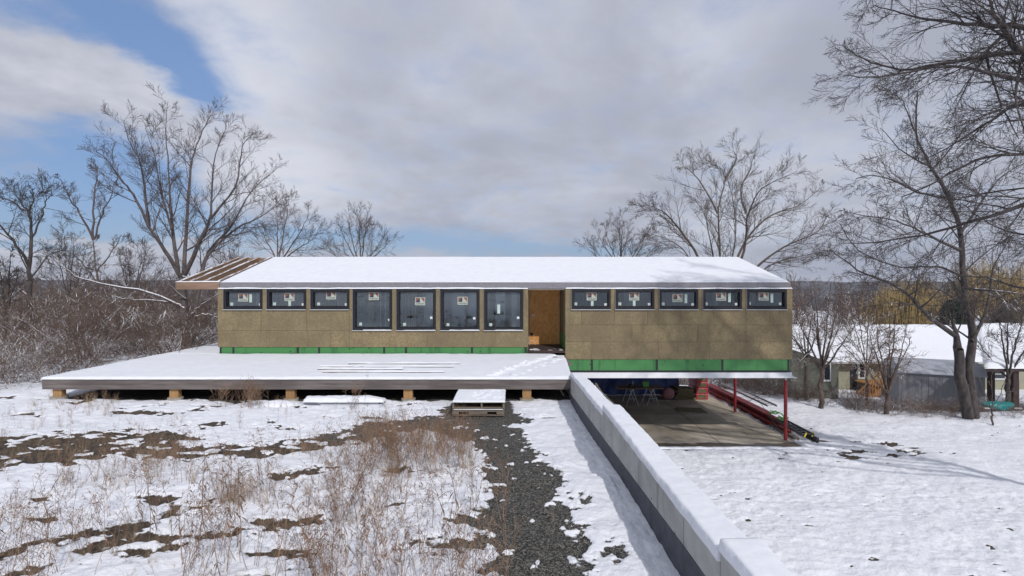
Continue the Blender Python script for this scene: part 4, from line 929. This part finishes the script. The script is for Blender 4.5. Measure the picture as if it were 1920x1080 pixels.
quick_tree('small_tree', 1625, 770, 31, 540, 60, 'reddish bare tree in front of the snowy neighbour roof', ('brush', 'brush'), CV, 6, .08, 2, .012, 1.9, .35, dyr=1.5, seed=35)
quick_tree('small_tree', 1890, 790, 25, 560, 70, 'bare tree at the right edge beside the neighbouring carport post', ('bark_dark', 'bark_dark'), CV, 5, .12, 2, .012, 1.7, .35, dyr=1.5, seed=36)
# ------------------------------------------------------------------ brush, thickets, far woods (uncountable)
def shrub_arr(h, nst, seed, tipr=.010, spread=.6, C=None, lvl=2):
    R_.seed(seed); T = [Tubes(), Tubes()]; C = C or dict(wob=.32, up=.0, ang=(25, 70), k=(6, 5, 5), thick=9)
    for j in range(nst):
        a = R_.uniform(0, 6.28); d = Vector((math.cos(a)*spread, math.sin(a)*spread, R_.uniform(.5, 1))).normalized()
        grow(T, (R_.uniform(-.3, .3), R_.uniform(-.3, .3), 0), d, h*R_.uniform(.7, 1.1), .016, lvl, C, tipr)
    return T[1].arrays(3)
def scatter(name, variants, spots, mat, label=None, cat=None, smooth=False):
    lst = []
    for (x, y, z, s, rot, k) in spots:
        V, Fq = variants[k]; c, sn_ = math.cos(rot), math.sin(rot)
        W = np.stack([V[:, 0]*c-V[:, 1]*sn_, V[:, 0]*sn_+V[:, 1]*c, V[:, 2]], 1)*s+np.array([x, y, z]); lst.append((W, Fq))
    V, Fq = joinarr(lst); o = npmesh(name, V, Fq, [mat], smooth=smooth)
    return tag(o, label, cat, kind='stuff')
SV = [shrub_arr(2.6, 13, 100+k, .0075) for k in range(5)]
rq = random.Random(40); sp1 = []; sp2 = []
for k in range(100):
    y = rq.uniform(20, 44); x = rq.uniform(-1.06*y-1, -11.6-.08*(y-20)); 
    if x > -13.6 and y < 27: continue
    z = float(Hbase(np.array(x), np.array(y)))-.1
    (sp1 if rq.random() < .68 else sp2).append((x, y, z, rq.uniform(.8, 1.25)*(1+.012*(y-20)), rq.uniform(0, 6.28), rq.randrange(5)))
for k in range(16):
    y = rq.uniform(16.2, 20); x = rq.uniform(-1.05*y-1, -14.6); sp2.append((x, y, float(Hbase(np.array(x), np.array(y))), rq.uniform(.45, .7), rq.uniform(0, 6.28), rq.randrange(5)))
scatter('brush', SV, sp1, 'brush', 'dense brown tangle of bare brush left of the deck', 'brush')
scatter('snowy_brush', SV, sp2, 'brush_snow', 'snow flecked tangle of low brush at the left picture edge', 'brush')
sp = []
for k in range(120):
    x = rq.uniform(11.5, 27); y = float(yedge(x))+rq.uniform(.2, 4); sp.append((x, y, float(Hbase(np.array(x), np.array(y)))-.05, rq.uniform(.28, .62)*(1-.45*float(sst(17, 19, x))), rq.uniform(0, 6.28), rq.randrange(5)))
for k in range(22):
    x = rq.uniform(6, 13); y = rq.uniform(30, 38); sp.append((x, y, float(Hbase(np.array(x), np.array(y)))-.05, rq.uniform(.5, .9), rq.uniform(0, 6.28), rq.randrange(5)))
scatter('hedge_brush', SV, sp, 'brush', 'low bare brush along the far edge of the snowy yard', 'brush')
FV = []
for k in range(4):
    T = [Tubes(), Tubes()]; R_.seed(200+k); C = dict(wob=.2, up=.1, ang=(20, 55), k=(5, 7, 9), thick=9)
    grow(T, (0, 0, 0), Vector((0, 0, 1)), 9, .16, 3, C, .03); FV.append(T[1].arrays(3))
sp = []
for k in range(150):
    y = rq.uniform(48, 130); x = rq.uniform(-1.05*y, -.30*y) if k < 85 else rq.uniform(.45*y, 1.05*y)
    top = EYE+(.005*y if x < 0 else .0)-rq.uniform(-.01, .03)*y if x < 0 else EYE-rq.uniform(.0, .05)*y
    zb = float(Hbase(np.array(x), np.array(y))); s = max(.3, (top-zb)/9.5); sp.append((x, y, zb, s, rq.uniform(0, 6.28), rq.randrange(4)))
scatter('far_woods', FV, sp, 'farwood', 'brown bare woods in the distance', 'woods')

# willow and evergreen behind the neighbour
def willow(px0, px1, top, base, Y, label, seed):
    R_.seed(seed); T = [Tubes(), Tubes()]; n = 7; cx = (px0+px1)/2
    for j in range(n*2):
        u = R_.uniform(-1, 1); tx = cx+u*(px1-px0)/2*.85; ty = top+(abs(u)**2)*(base-top)*.45+R_.uniform(0, 30)
        b = at(cx+u*10, base+60, Y); e3 = at(tx, ty, Y+R_.uniform(-4, 4)); m = ((b[0]*.6+e3[0]*.4), (b[1]+e3[1])/2, b[2]*.35+e3[2]*.65)
        P = [Vector(b), Vector(m), Vector(e3)]; T[0].add([tuple(q) for q in P], [.25, .13, .05])
        for k in range(190):
            f = R_.uniform(.35, 1); q = (P[1].lerp(P[2], (f-.3)/.7)); q = q+rdir()*R_.uniform(.2, 2.4)
            L = R_.uniform(.7, 2.6); d = Vector((R_.uniform(-.4, .4), R_.uniform(-.4, .4), 0))
            T[1].add([tuple(q), tuple(q+d*.5+Vector((0, 0, -.2))), tuple(q+d*.8+Vector((0, 0, -L*.5))), tuple(q+d*.9+Vector((0, 0, -L)))], [.03, .03, .025, .02])
    e_ = finish('willow_tree', T, label, 'tree', at(cx, base+60, Y), ('bark_tan', 'willow'))
willow(1615, 1790, 526, 600, 62, 'round golden weeping willow behind the neighbouring house', 51)
willow(1760, 1960, 488, 600, 70, 'taller golden weeping willow at the right picture edge', 52)
def evergreen(px, top, base, Y, w, label, seed):
    R_.seed(seed); b = Vector(at(px, base, Y)); t = Vector(at(px, top, Y)); T = [Tubes(), Tubes()]
    T[0].add([tuple(b), tuple(b.lerp(t, .9))], [.2, .05]); h = (t-b).z
    for k in range(900):
        f = R_.random()**.8; r = w*(1-f)**.7*R_.uniform(.3, 1); a = R_.uniform(0, 6.28); c = b.lerp(t, f)
        q = c+Vector((math.cos(a)*r, math.sin(a)*r, -.1)); d = Vector((math.cos(a), math.sin(a), R_.uniform(-.5, .2)))*R_.uniform(.3, .6)
        T[1].add([tuple(q), tuple(q+d*.6), tuple(q+d)], [.06, .07, .02])
    finish('evergreen_tree', T, label, 'tree', tuple(b), ('bark_dark', 'ever'))
evergreen(1785, 560, 660, 52, 2.2, 'dark green evergreen rising behind the neighbouring snowy roof', 61)
evergreen(1885, 575, 660, 55, 1.8, 'small dark evergreen below the taller willow', 62)

# ------------------------------------------------------------------ neighbouring house
NH = empty('neighbour_house', at(1700, 740, 36), 'long low olive green house with a snow covered roof beyond the yard at right', 'house')
NY = 36.; s = NY/F
def nx(px): return (px-CX)*s
def nz(py): return EYE-(py-CY)*s
zg = nz(748)
w = MB(); w.box(nx(1520), nx(1990), NY, NY+7, zg, nz(673), 'sage'); w.build('wall', NH)
w = MB(); w.hexa([(nx(1440), NY-3, zg-.3), (nx(1521), NY-3, zg-.3), (nx(1521), NY+6, zg-.3), (nx(1440), NY+6, zg-.3), (nx(1440), NY-3, nz(645)), (nx(1521), NY-3, nz(672)), (nx(1521), NY+6, nz(672)), (nx(1440), NY+6, nz(645))], 'sage_dark')
w.build('side_wing', NH)
w = MB(); w.hexa([(nx(1415), NY-.7, nz(675)-.15), (nx(1996), NY-.7, nz(675)-.15), (nx(1996), NY+4, -.02), (nx(1415), NY+4, -.02), (nx(1415), NY-.7, nz(675)), (nx(1996), NY-.7, nz(675)), (nx(1996), NY+4, (.19)), (nx(1415), NY+4, (.19))], 'trim')
w.hexa([(nx(1415), NY+4.01, -.02), (nx(1996), NY+4.01, -.02), (nx(1996), NY+8.7, nz(675)-.15), (nx(1415), NY+8.7, nz(675)-.15), (nx(1415), NY+4.01, (.19)), (nx(1996), NY+4.01, (.19)), (nx(1996), NY+8.7, nz(675)), (nx(1415), NY+8.7, nz(675))], 'trim')
nr = w.build('roof', NH)
snow_slab('roof_snow', lin(nx(1413), nx(1998), .25), lin(NY-.75, NY+4.05, .2), lambda X, Y: nz(675)+((.19)-nz(675))*(Y-NY+.7)/4.7, .12, nr, edge=.12, amp=.03)
w = MB(); w.cyl((nx(1623), NY+3, -.6), (nx(1623), NY+3, .45), .05, 'steel'); w.build('vent_pipe', nr)
for (a, b, c, d, n) in ((1670, 1710, 679, 706, 2), (1776, 1795, 682, 690, 1), (1608, 1622, 680, 710, 1), (1860, 1910, 690, 712, 2)):
    m = MB(); m.box(nx(a), nx(b), NY-.06, NY-.002, nz(d), nz(c), 'trim'); q = m.build('window', NH); W_ = (nx(b)-nx(a))/n
    for j in range(n): MB().box(nx(a)+W_*j+.12, nx(a)+W_*(j+1)-.10, NY-.075, NY-.062, nz(d)+.12, nz((c+d)/2)-.03, 'pane_dark').box(nx(a)+W_*j+.12, nx(a)+W_*(j+1)-.10, NY-.075, NY-.062, nz((c+d)/2)+.03, nz(c)-.1, 'pane_dark').build('pane', q)
m = MB(); m.box(nx(1494)-0, nx(1507), NY-3.06, NY-3.002, nz(700), nz(668), 'trim'); q = m.build('window', NH); MB().box(nx(1496), nx(1505), NY-3.075, NY-3.062, nz(697), nz(671), 'pane_dark').build('pane', q)
MB().box(nx(1594), nx(1606), NY-.05, NY-.002, zg+.6, nz(680), 'pane_dark').build('door', NH)
# porch
PO = empty('porch', at(1620, 748, 34), 'orange timber porch with stairs and railings against the neighbouring house', 'porch')
y0 = NY-2.6; pz = zg+1.35
MB().box(nx(1600), nx(1668), y0, NY-.07, pz-.08, pz, 'cedar').build('floor', PO)
r = MB()
for y_ in (y0,):
    r.beam((nx(1600), y_, pz+.95), (nx(1668), y_, pz+.95), .09, .05, 'cedar'); r.beam((nx(1600), y_, pz+.12), (nx(1668), y_, pz+.12), .05, .05, 'cedar')
    for x in np.arange(nx(1601), nx(1668), .14): r.box(x, x+.045, y_-.045, y_-.01, pz+.0, pz+.93, 'cedar')
r.beam((nx(1668), y0, pz+.95), (nx(1668), NY-.1, pz+.95), .09, .05, 'cedar')
r.build('railing', PO)
r = MB(); r.beam((nx(1600), y0, pz+.95), (nx(1560), y0, zg+.95), .09, .05, 'cedar')
for k in range(8):
    x = nx(1562+k*4.8); zz = zg+.0+1.30*k/8; r.box(x, x+.045, y0-.04, y0-.005, zz, zz+.93, 'cedar')
r.build('stair_railing', PO)
r = MB()
for k in range(4): r.box(nx(1560+10*k), nx(1570+10*k)-.01, y0+.02, y0+1.2, zg-.1, zg+.30*(k+1), 'cedar')
r.build('step', PO)
for x in (1601, 1634, 1666): MB().box(nx(x)-.05, nx(x)+.05, y0+.01, y0+.11, zg-.3, pz-.082, 'cedar').build('post', PO)
# shed
SH = empty('shed', at(1778, 780, 28), 'low grey metal shed with a rounded pale roof behind the forked tree', 'shed')
Ys_ = 27.; s2 = Ys_/F
def sx_(px): return (px-CX)*s2
def sz_(py): return EYE-(py-CY)*s2
a, b = sx_(1722), sx_(1852); zb_, ze = sz_(784), sz_(703)
m = MB(); m.box(a, b, Ys_, Ys_+3, zb_, ze, 'shed')
for x in np.arange(a+.1, b, .3): m.box(x, x+.03, Ys_-.015, Ys_-.001, zb_+.02, ze-.01, 'shed')
m.build('wall', SH)
m = MB(); n_ = 8
for j in range(n_):
    t0, t1 = math.pi*j/n_, math.pi*(j+1)/n_
    y_0, y_1 = Ys_+1.5-1.62*math.cos(t0), Ys_+1.5-1.62*math.cos(t1); z_0, z_1 = ze+.58*math.sin(t0), ze+.58*math.sin(t1)
    m.hexa([(a-.06, y_0, z_0-.05), (b+.06, y_0, z_0-.05), (b+.06, y_1, z_1-.05), (a-.06, y_1, z_1-.05), (a-.06, y_0, z_0), (b+.06, y_0, z_0), (b+.06, y_1, z_1), (a-.06, y_1, z_1)], 'shedroof')
for xx in (a, b): m.poly([(xx, Ys_+1.5-1.5*math.cos(math.pi*j/8), ze+.53*math.sin(math.pi*j/8)) for j in range(9)], 'shedroof')
m.build('roof', SH)
SH.rotation_euler.z = math.radians(-24)
# neighbouring carport at right edge
NC = empty('carport', at(1910, 790, 24), 'dark timber carport with a snow laden roof cut by the right picture edge', 'carport')
Yc = 25.; s3 = Yc/F
m = MB(); xa = (1848-CX)*s3; xb = (2150-CX)*s3; z0 = EYE-(690-CY)*s3; z1 = EYE-(608-CY)*29.5/F
m.hexa([(xa, Yc, z0-.18), (xb, Yc, z0-.18), (xb+3.6, 29.5, z1-.18), (xa+3.7, 29.5, z1-.18), (xa, Yc, z0), (xb, Yc, z0), (xb+3.6, 29.5, z1), (xa+3.7, 29.5, z1)], 'darkpost')
ro = m.build('roof', NC)
snow_slab('roof_snow', lin(xa-.05, xb, .15), lin(Yc-.06, 29.5, .15), lambda X, Y: z0+(z1-z0)*(Y-Yc)/4.5, .14, ro, edge=.12, amp=.03, xmap=lambda X, Y: X+3.65*(Y-Yc)/4.5)
for (px, yy) in ((1902, 25.2), (1960, 25.2), (1858, 29.0), (2000, 29)):
    x = (px-CX)/F*yy; MB().box(x-.14, x+.14, yy-.1, yy+.1, -4.4, z0-.19, 'darkpost').build('post', NC)
# small teal tarp under it, modelled as a rounded hull shape
th, ph = np.meshgrid(np.linspace(0, 2*math.pi, 20), np.linspace(0, math.pi, 22))
kx = (1882-CX)/F*24.3
tag(npmesh('teal_tarp', np.stack([kx+.75*np.cos(ph), 24.6+.32*np.sin(ph)*np.cos(th), float(Hbase(np.array(kx), np.array(24.6)))+.3+.22*np.sin(ph)*np.sin(th)+.10*np.cos(ph)**2], 2).reshape(-1, 3), gridfaces(20, 22), ['teal']), 'small teal tarp lying on the snow beneath the neighbouring carport', 'boat')
# low timber edging in front of the shed
lg_ = MB(); lg_.cyl((sx_(1700), 24.2, float(Hbase(np.array(18.8), np.array(24.2)))+.18), (sx_(1830), 24.6, float(Hbase(np.array(22.), np.array(24.6)))+.15), .10, 'bark_dark', 10)
tag(lg_.build('log'), 'dark fallen log lying in the snow in front of the grey shed', 'log')

# ------------------------------------------------------------------ dry weeds
def weed_variant(seed, kind):
    r = random.Random(seed); T = Tubes(); Lf = []
    def leaf(p, d, L, w):
        d = Vector(d).normalized(); sd = d.cross(Vector((r.uniform(-1, 1), r.uniform(-1, 1), .3))).normalized()*w
        p = Vector(p); m_ = p+d*L*.5+Vector((0, 0, -L*.15)); e_ = p+d*L+Vector((0, 0, -L*.6)); Lf.append((tuple(p), tuple(m_+sd), tuple(e_), tuple(m_-sd)))
    h = 1.0; lean = Vector((r.uniform(-.25, .25), r.uniform(-.25, .25), 1)).normalized()
    ns = {'gold': 1, 'bush': 4, 'grass': 14, 'stub': 1}[kind]
    for st in range(ns):
        d = (lean+Vector((r.uniform(-.35, .35), r.uniform(-.35, .35), 0))*(0 if ns == 1 else .8)).normalized(); hh = h*r.uniform(.75, 1)*(1 if kind != 'grass' else r.uniform(.4, .9))
        p = Vector((0, 0, 0)) if ns == 1 else Vector((r.uniform(-.06, .06), r.uniform(-.06, .06), 0)); pts = [tuple(p)]; n = 6
        for i in range(n):
            d = (d+Vector((r.uniform(-.1, .1), r.uniform(-.1, .1), -.10 if kind == 'grass' else 0))).normalized(); p = p+d*hh/n; pts.append(tuple(p))
        w0 = .0042 if kind in ('gold', 'stub') else (.0035 if kind == 'bush' else .0028)
        T.add(pts, [w0*(1-.55*i/n) for i in range(n+1)])
        if kind == 'grass': 
            if r.random() < .4: leaf(pts[-1], d, .1, .012)
            continue
        if kind == 'gold':
            for k in range(6):        # hanging shrivelled leaves
                f = r.uniform(.15, .8); i = int(f*n); q = Vector(pts[i]).lerp(Vector(pts[i+1]), f*n-i); a = r.uniform(0, 6.28)
                leaf(q, (math.cos(a), math.sin(a), -.7), r.uniform(.04, .09), r.uniform(.004, .008))
            for k in range(11):        # plume
                f = r.uniform(.68, 1); i = min(n-1, int(f*n)); q = Vector(pts[i]).lerp(Vector(pts[i+1]), f*n-i); a = r.uniform(0, 6.28); L = .16*(1.25-f)+.05
                e_ = q+Vector((math.cos(a)*L, math.sin(a)*L, L*.5)); T.add([tuple(q), tuple((q+e_)/2+Vector((0, 0, .02))), tuple(e_)], [.002, .0018, .001])
                for _ in range(4): leaf(q.lerp(e_, r.uniform(.3, 1)), (r.uniform(-1, 1), r.uniform(-1, 1), r.uniform(-.2, 1)), r.uniform(.012, .028), .005)
        if kind == 'bush':
            for k in range(9):
                f = r.uniform(.35, 1); i = min(n-1, int(f*n)); q = Vector(pts[i]).lerp(Vector(pts[i+1]), f*n-i); a = r.uniform(0, 6.28); L = r.uniform(.10, .26)
                e_ = q+Vector((math.cos(a)*L*.7, math.sin(a)*L*.7, L*.8)); T.add([tuple(q), tuple((q+e_)/2+Vector((0, 0, -.01))), tuple(e_)], [.0022, .0018, .0012])
                for _ in range(3): leaf(q.lerp(e_, r.uniform(.4, 1)), (r.uniform(-1, 1), r.uniform(-1, 1), r.uniform(-.6, .6)), r.uniform(.015, .04), .005)
        if kind == 'stub':
            for k in range(4):
                f = r.uniform(.3, .95); i = int(f*n); q = Vector(pts[i]); a = r.uniform(0, 6.28); leaf(q, (math.cos(a), math.sin(a), -.5), r.uniform(.06, .12), .008)
    V, Fq = T.arrays(3); k0 = len(Fq)
    if Lf:
        LV = np.array(Lf).reshape(-1, 3); LF = np.arange(len(LV)).reshape(-1, 4)+len(V); V = np.concatenate([V, LV]); Fq = np.concatenate([Fq, LF])
    mi = np.zeros(len(Fq)); mi[k0:] = 1
    return V, Fq, mi
WV = {k: [weed_variant(300+j+{'gold': 0, 'bush': 20, 'grass': 40, 'stub': 60}[k], k) for j in range(6)] for k in ('gold', 'bush', 'grass', 'stub')}
rw = random.Random(77); items = []
def zone(n, px0, px1, py0, py1, kinds, h0, h1, prob=None):
    c = 0; t = 0
    while c < n and t < n*12:
        t += 1; px = rw.uniform(px0, px1); py = rw.uniform(py0, py1); x, y = px2g(px, py)
        if x > 1.4 or y > 14.1 or y < 3.9: continue
        if -1.55 < x < -.05 and y > 12.5: continue
        if prob and rw.random() > prob(px, py, x, y): continue
        if x > -2.2:
            a_, b_ = snowmask(np.array([x]), np.array([y]))
            if a_[0] < .6 and b_[0] > .3 and rw.random() > .2: continue
        items.append((x, y, rw.choice(kinds), rw.uniform(h0, h1))); c += 1
cl_ = lambda px, py, x, y: float(sst(.42, .6, fbm(np.array(x*1.3), np.array(y*1.3), 500)))
zone(185, 330, 960, 870, 1250, ['gold', 'gold', 'bush', 'stub'], .45, .95, cl_)
zone(90, -60, 420, 940, 1250, ['gold', 'bush', 'stub'], .3, .8, cl_)
zone(105, 690, 885, 822, 900, ['gold', 'bush', 'bush', 'grass'], .45, .85)
zone(45, 690, 840, 815, 870, ['grass', 'bush'], .5, .8)
zone(130, 420, 900, 850, 980, ['gold', 'bush', 'grass', 'stub'], .3, .7, cl_)
zone(230, 0, 640, 850, 960, ['gold', 'bush', 'grass', 'stub'], .25, .6, cl_)
zone(170, 0, 760, 745, 850, ['bush', 'grass', 'stub', 'gold'], .15, .45, cl_)
zone(26, 400, 500, 742, 770, ['bush', 'gold'], .5, .85); zone(10, 660, 690, 745, 775, ['gold'], .6, .95); zone(40, 60, 240, 742, 780, ['grass', 'bush'], .25, .5)
zone(26, 860, 960, 900, 1080, ['gold', 'grass', 'stub'], .25, .55); zone(30, 950, 1060, 860, 1080, ['grass', 'stub'], .08, .2)
zone(400, -20, 960, 790, 1150, ['grass', 'stub'], .08, .28)
zone(18, 380, 960, 930, 1120, ['gold'], .95, 1.3); zone(8, -20, 380, 960, 1100, ['gold'], .8, 1.1)
cand = [px2g(rw.uniform(-40, 960), rw.uniform(765, 1150)) for _ in range(9000)]
cs, cg = snowmask(np.array([c[0] for c in cand]), np.array([c[1] for c in cand])); nb = 0
for c, a_, b_ in zip(cand, cs, cg):
    if a_ < .45 and b_ < .35 and c[0] < 1.3 and c[1] < 14 and nb < 900: items.append((c[0], c[1], rw.choice(['grass', 'grass', 'stub']), rw.uniform(.06, .17))); nb += 1
def ssz(it): return it[3]/it[1]*(1 if it[2] in ('gold', 'bush') else .3)
items.sort(key=ssz, reverse=True)
ind = [i for i in items if i[2] in ('gold', 'bush')][:130]; ids = set(id(i) for i in ind); rest = [i for i in items if id(i) not in ids]
allH = Hfull(np.array([i[0] for i in items]), np.array([i[1] for i in items])); hz_ = {id(i): float(h) for i, h in zip(items, allH)}
meshes = {}
for k in ('gold', 'bush'):
    for j in range(6):
        V, Fq, mi = WV[k][j]; o = npmesh('dry_weed', V, Fq, ['weed', 'weedleaf'], smooth=False, mi=mi); meshes[(k, j)] = o.data; bpy.data.objects.remove(o)
for i in ind:
    o = bpy.data.objects.new('dry_weed', meshes[(i[2], rw.randrange(6))]); COL.objects.link(o)
    o.location = (i[0], i[1], hz_[id(i)]-.02); o.scale = (i[3],)*3; o.rotation_euler = (rw.uniform(-.15, .15), rw.uniform(-.15, .15), rw.uniform(0, 6.28))
    tag(o, 'one of the taller dry brown weed stalks standing in the snow' if i[2] == 'gold' else 'one of the bushier branching dry weeds standing in the snow', 'weed', 'tall dry weeds in the snow' if i[2] == 'gold' else 'bushy dry weeds in the snow')
lst = []; ml = []
for i in rest:
    V, Fq, mi = WV[i[2]][rw.randrange(6)]; a = rw.uniform(0, 6.28); c, s_n = math.cos(a), math.sin(a); lx, ly = rw.uniform(-.25, .25), rw.uniform(-.25, .25)
    W = np.stack([V[:, 0]*c-V[:, 1]*s_n+V[:, 2]*lx, V[:, 0]*s_n+V[:, 1]*c+V[:, 2]*ly, V[:, 2]], 1)*i[3]+np.array([i[0], i[1], hz_[id(i)]-.015])
    lst.append((W, Fq)); ml.append(mi+(2 if i[2] == 'grass' else 0))
V, Fq = joinarr(lst); mi = np.concatenate(ml); mi = np.where(mi >= 2, 2, mi)
tag(npmesh('dry_undergrowth', V, Fq, ['weed', 'weedleaf', 'straw'], smooth=False, mi=mi), 'low dry grass and weed stubble poking through the snow', 'weeds', kind='stuff')

hb = MB(); hb.box(-3200, 3200, -400, 3200, -140, 130, 'snow'); ho = hb.build('haze'); tag(ho, kind='stuff')
hz2 = bpy.data.materials.new('haze_air'); hz2.use_nodes = True; hn_ = hz2.node_tree; hn_.nodes.remove(hn_.nodes['Principled BSDF'])
pv = hn_.nodes.new('ShaderNodeVolumePrincipled'); pv.inputs['Color'].default_value = (.80, .86, 1, 1); pv.inputs['Density'].default_value = .00014; pv.inputs['Anisotropy'].default_value = .2
hn_.links.new(pv.outputs[0], hn_.nodes['Material Output'].inputs['Volume']); ho.data.materials.clear(); ho.data.materials.append(hz2)
# ------------------------------------------------------------------ world, sun, camera
W = bpy.data.worlds.new('World'); SC.world = W; W.use_nodes = True
nt = W.node_tree; g = N(nt, True); bg = nt.nodes['Background']
ld = Vector((-1.1, 2.6, -2.5)).normalized(); ts = -ld; el = math.asin(ts.z); rot = math.atan2(ts.x, ts.y)
sky = nt.nodes.new('ShaderNodeTexSky'); sky.sky_type = 'NISHITA'; sky.sun_disc = False; sky.sun_elevation = el; sky.sun_rotation = rot
sky.air_density = 1.3; sky.dust_density = .4; sky.ozone_density = 2.
tc = nt.nodes.new('ShaderNodeTexCoord').outputs['Generated']
sp_ = nt.nodes.new('ShaderNodeSeparateXYZ'); nt.links.new(tc, sp_.inputs[0])
az = g.math('ARCTAN2', sp_.outputs[0], sp_.outputs[1]); elv = g.math('ARCSINE', sp_.outputs[2])
den = g.math('ADD', g.math('MAXIMUM', sp_.outputs[2], 0.), .22)
cx_ = g.math('DIVIDE', sp_.outputs[0], den); cy_ = g.math('DIVIDE', sp_.outputs[1], den)
cv = nt.nodes.new('ShaderNodeCombineXYZ'); nt.links.new(cx_, cv.inputs[0]); nt.links.new(cy_, cv.inputs[1]); cv = cv.outputs[0]
n1 = g.noise(1.15, 7, .58, cv, .3); n2 = g.noise(2.6, 6, .6, cv, .2); n3 = g.noise(.6, 4, .5, cv)
wz = g.math('MULTIPLY', g.math('SUBTRACT', n2, .5), .16); wx = g.math('MULTIPLY', g.math('SUBTRACT', n1, .5), .28)
def blob(px, py, sx, sy, ang=0, wp=1.):
    a0 = math.atan((px-CX)/F); e0 = math.atan((CY-py)/math.hypot(F, px-CX)); sx = sx/F*math.cos(a0)**1.5; sy = sy/F
    da = g.math('SUBTRACT', g.math('ADD', az, g.math('MULTIPLY', wx, wp)), a0); de = g.math('SUBTRACT', g.math('ADD', elv, g.math('MULTIPLY', wz, wp)), e0)
    c, s = math.cos(ang), math.sin(ang)
    u = g.math('ADD', g.math('MULTIPLY', da, c/sx), g.math('MULTIPLY', de, s/sx)); v = g.math('ADD', g.math('MULTIPLY', da, -s/sy), g.math('MULTIPLY', de, c/sy))
    r2 = g.math('ADD', g.math('MULTIPLY', u, u), g.math('MULTIPLY', v, v))
    return g.math('EXPONENT', g.math('MULTIPLY', r2, -1.))
def madd(lst):
    s = lst[0]
    for q in lst[1:]: s = g.math('ADD', s, q)
    return s
blue = madd([blob(70, 25, 230, 40), blob(220, 50, 130, 55, -.35), blob(320, 130, 95, 42, -.7), blob(385, 185, 60, 30), g.math('MULTIPLY', blob(90, 330, 240, 62), 1.25), blob(230, 290, 130, 50, -.3), blob(250, 380, 200, 50),
             blob(150, 430, 200, 34), blob(500, 440, 150, 24, 0, .35), g.math('MULTIPLY', blob(770, 450, 230, 24, 0, .35), 1.15), blob(930, 466, 170, 12, 0, .2), blob(1130, 472, 120, 9, 0, .2)])
puff = madd([g.math('MULTIPLY', blob(60, 130, 190, 70), .8), g.math('MULTIPLY', blob(230, 190, 120, 50), .5), g.math('MULTIPLY', blob(450, 330, 120, 90), .5), g.math('MULTIPLY', blob(100, 490, 330, 34, 0, .4), .8), g.math('MULTIPLY', blob(20, 318, 70, 16), .7), g.math('MULTIPLY', blob(800, 470, 60, 9, 0, .3), .5)])
bm = g.math('SUBTRACT', blue, puff); n4 = g.noise(6.5, 5, .6, cv, .3); bm = g.math('ADD', bm, g.math('ADD', g.math('MULTIPLY', g.math('SUBTRACT', n2, .5), 1.5), g.math('MULTIPLY', g.math('SUBTRACT', n4, .5), 1.5)))
bmask = g.remap(bm, -.25, 1.35, 0, .95)
# cloud tone: broad grey underside at centre right, brighter at upper left and low left
lite = madd([g.math('MULTIPLY', blob(430, 90, 170, 130), .95), g.math('MULTIPLY', blob(560, 330, 130, 60), .7), g.math('MULTIPLY', blob(150, 120, 200, 60), .5), g.math('MULTIPLY', blob(1330, 60, 120, 90), .45), g.math('MULTIPLY', blob(150, 480, 300, 50), .5), g.math('MULTIPLY', blob(1450, 330, 250, 90), .15)])
tone = g.math('ADD', g.math('ADD', g.math('MULTIPLY', g.math('SUBTRACT', n1, .5), 1.6), g.math('MULTIPLY', g.math('SUBTRACT', n2, .5), .8)), g.math('ADD', .34, g.math('MULTIPLY', lite, .6)))
cloud = g.mix(g.remap(g.math('ADD', tone, g.math('MULTIPLY', g.math('SUBTRACT', n4, .5), .35)), 0., 1.), (4.15, 4.38, 5.25), (7.2, 7.4, 8.2))
# brighter, whiter overcast high above and behind the camera
up = g.remap(sp_.outputs[2], .45, .9); cloud = g.mix(g.math('MULTIPLY', up, .5), cloud, (4.2, 4.4, 4.9))
skyc = g.mix(.62, g.mix(1., sky.outputs[0], (.80, .92, 1.15), 'MULTIPLY'), (1.8, 3.1, 5.9))
fin = g.mix(bmask, cloud, skyc)
nt.links.new(fin, bg.inputs[0]); bg.inputs[1].default_value = .1
L = bpy.data.lights.new('sun', 'SUN'); L.energy = 2.3; L.angle = math.radians(1.0); L.color = (1., .96, .92)
lo = bpy.data.objects.new('sun', L); COL.objects.link(lo); lo.rotation_euler = ld.to_track_quat('-Z', 'Y').to_euler(); lo.location = (10, -20, 25)
cam = bpy.data.cameras.new('camera'); co = bpy.data.objects.new('camera', cam); COL.objects.link(co); SC.camera = co
co.location = (0, 0, EYE); co.rotation_euler = (math.radians(90), 0, 0); cam.sensor_width = 36; cam.lens = 18.0; cam.clip_end = 20000; cam.clip_start = .05
cam.shift_x = 3/1920; cam.shift_y = -3/1920
SC.view_settings.view_transform = 'Standard'; SC.view_settings.look = 'None'; SC.view_settings.exposure = 0; SC.view_settings.gamma = 1; SC.view_settings.use_curve_mapping = False
SC.cycles.max_bounces = 8; SC.cycles.transparent_max_bounces = 12
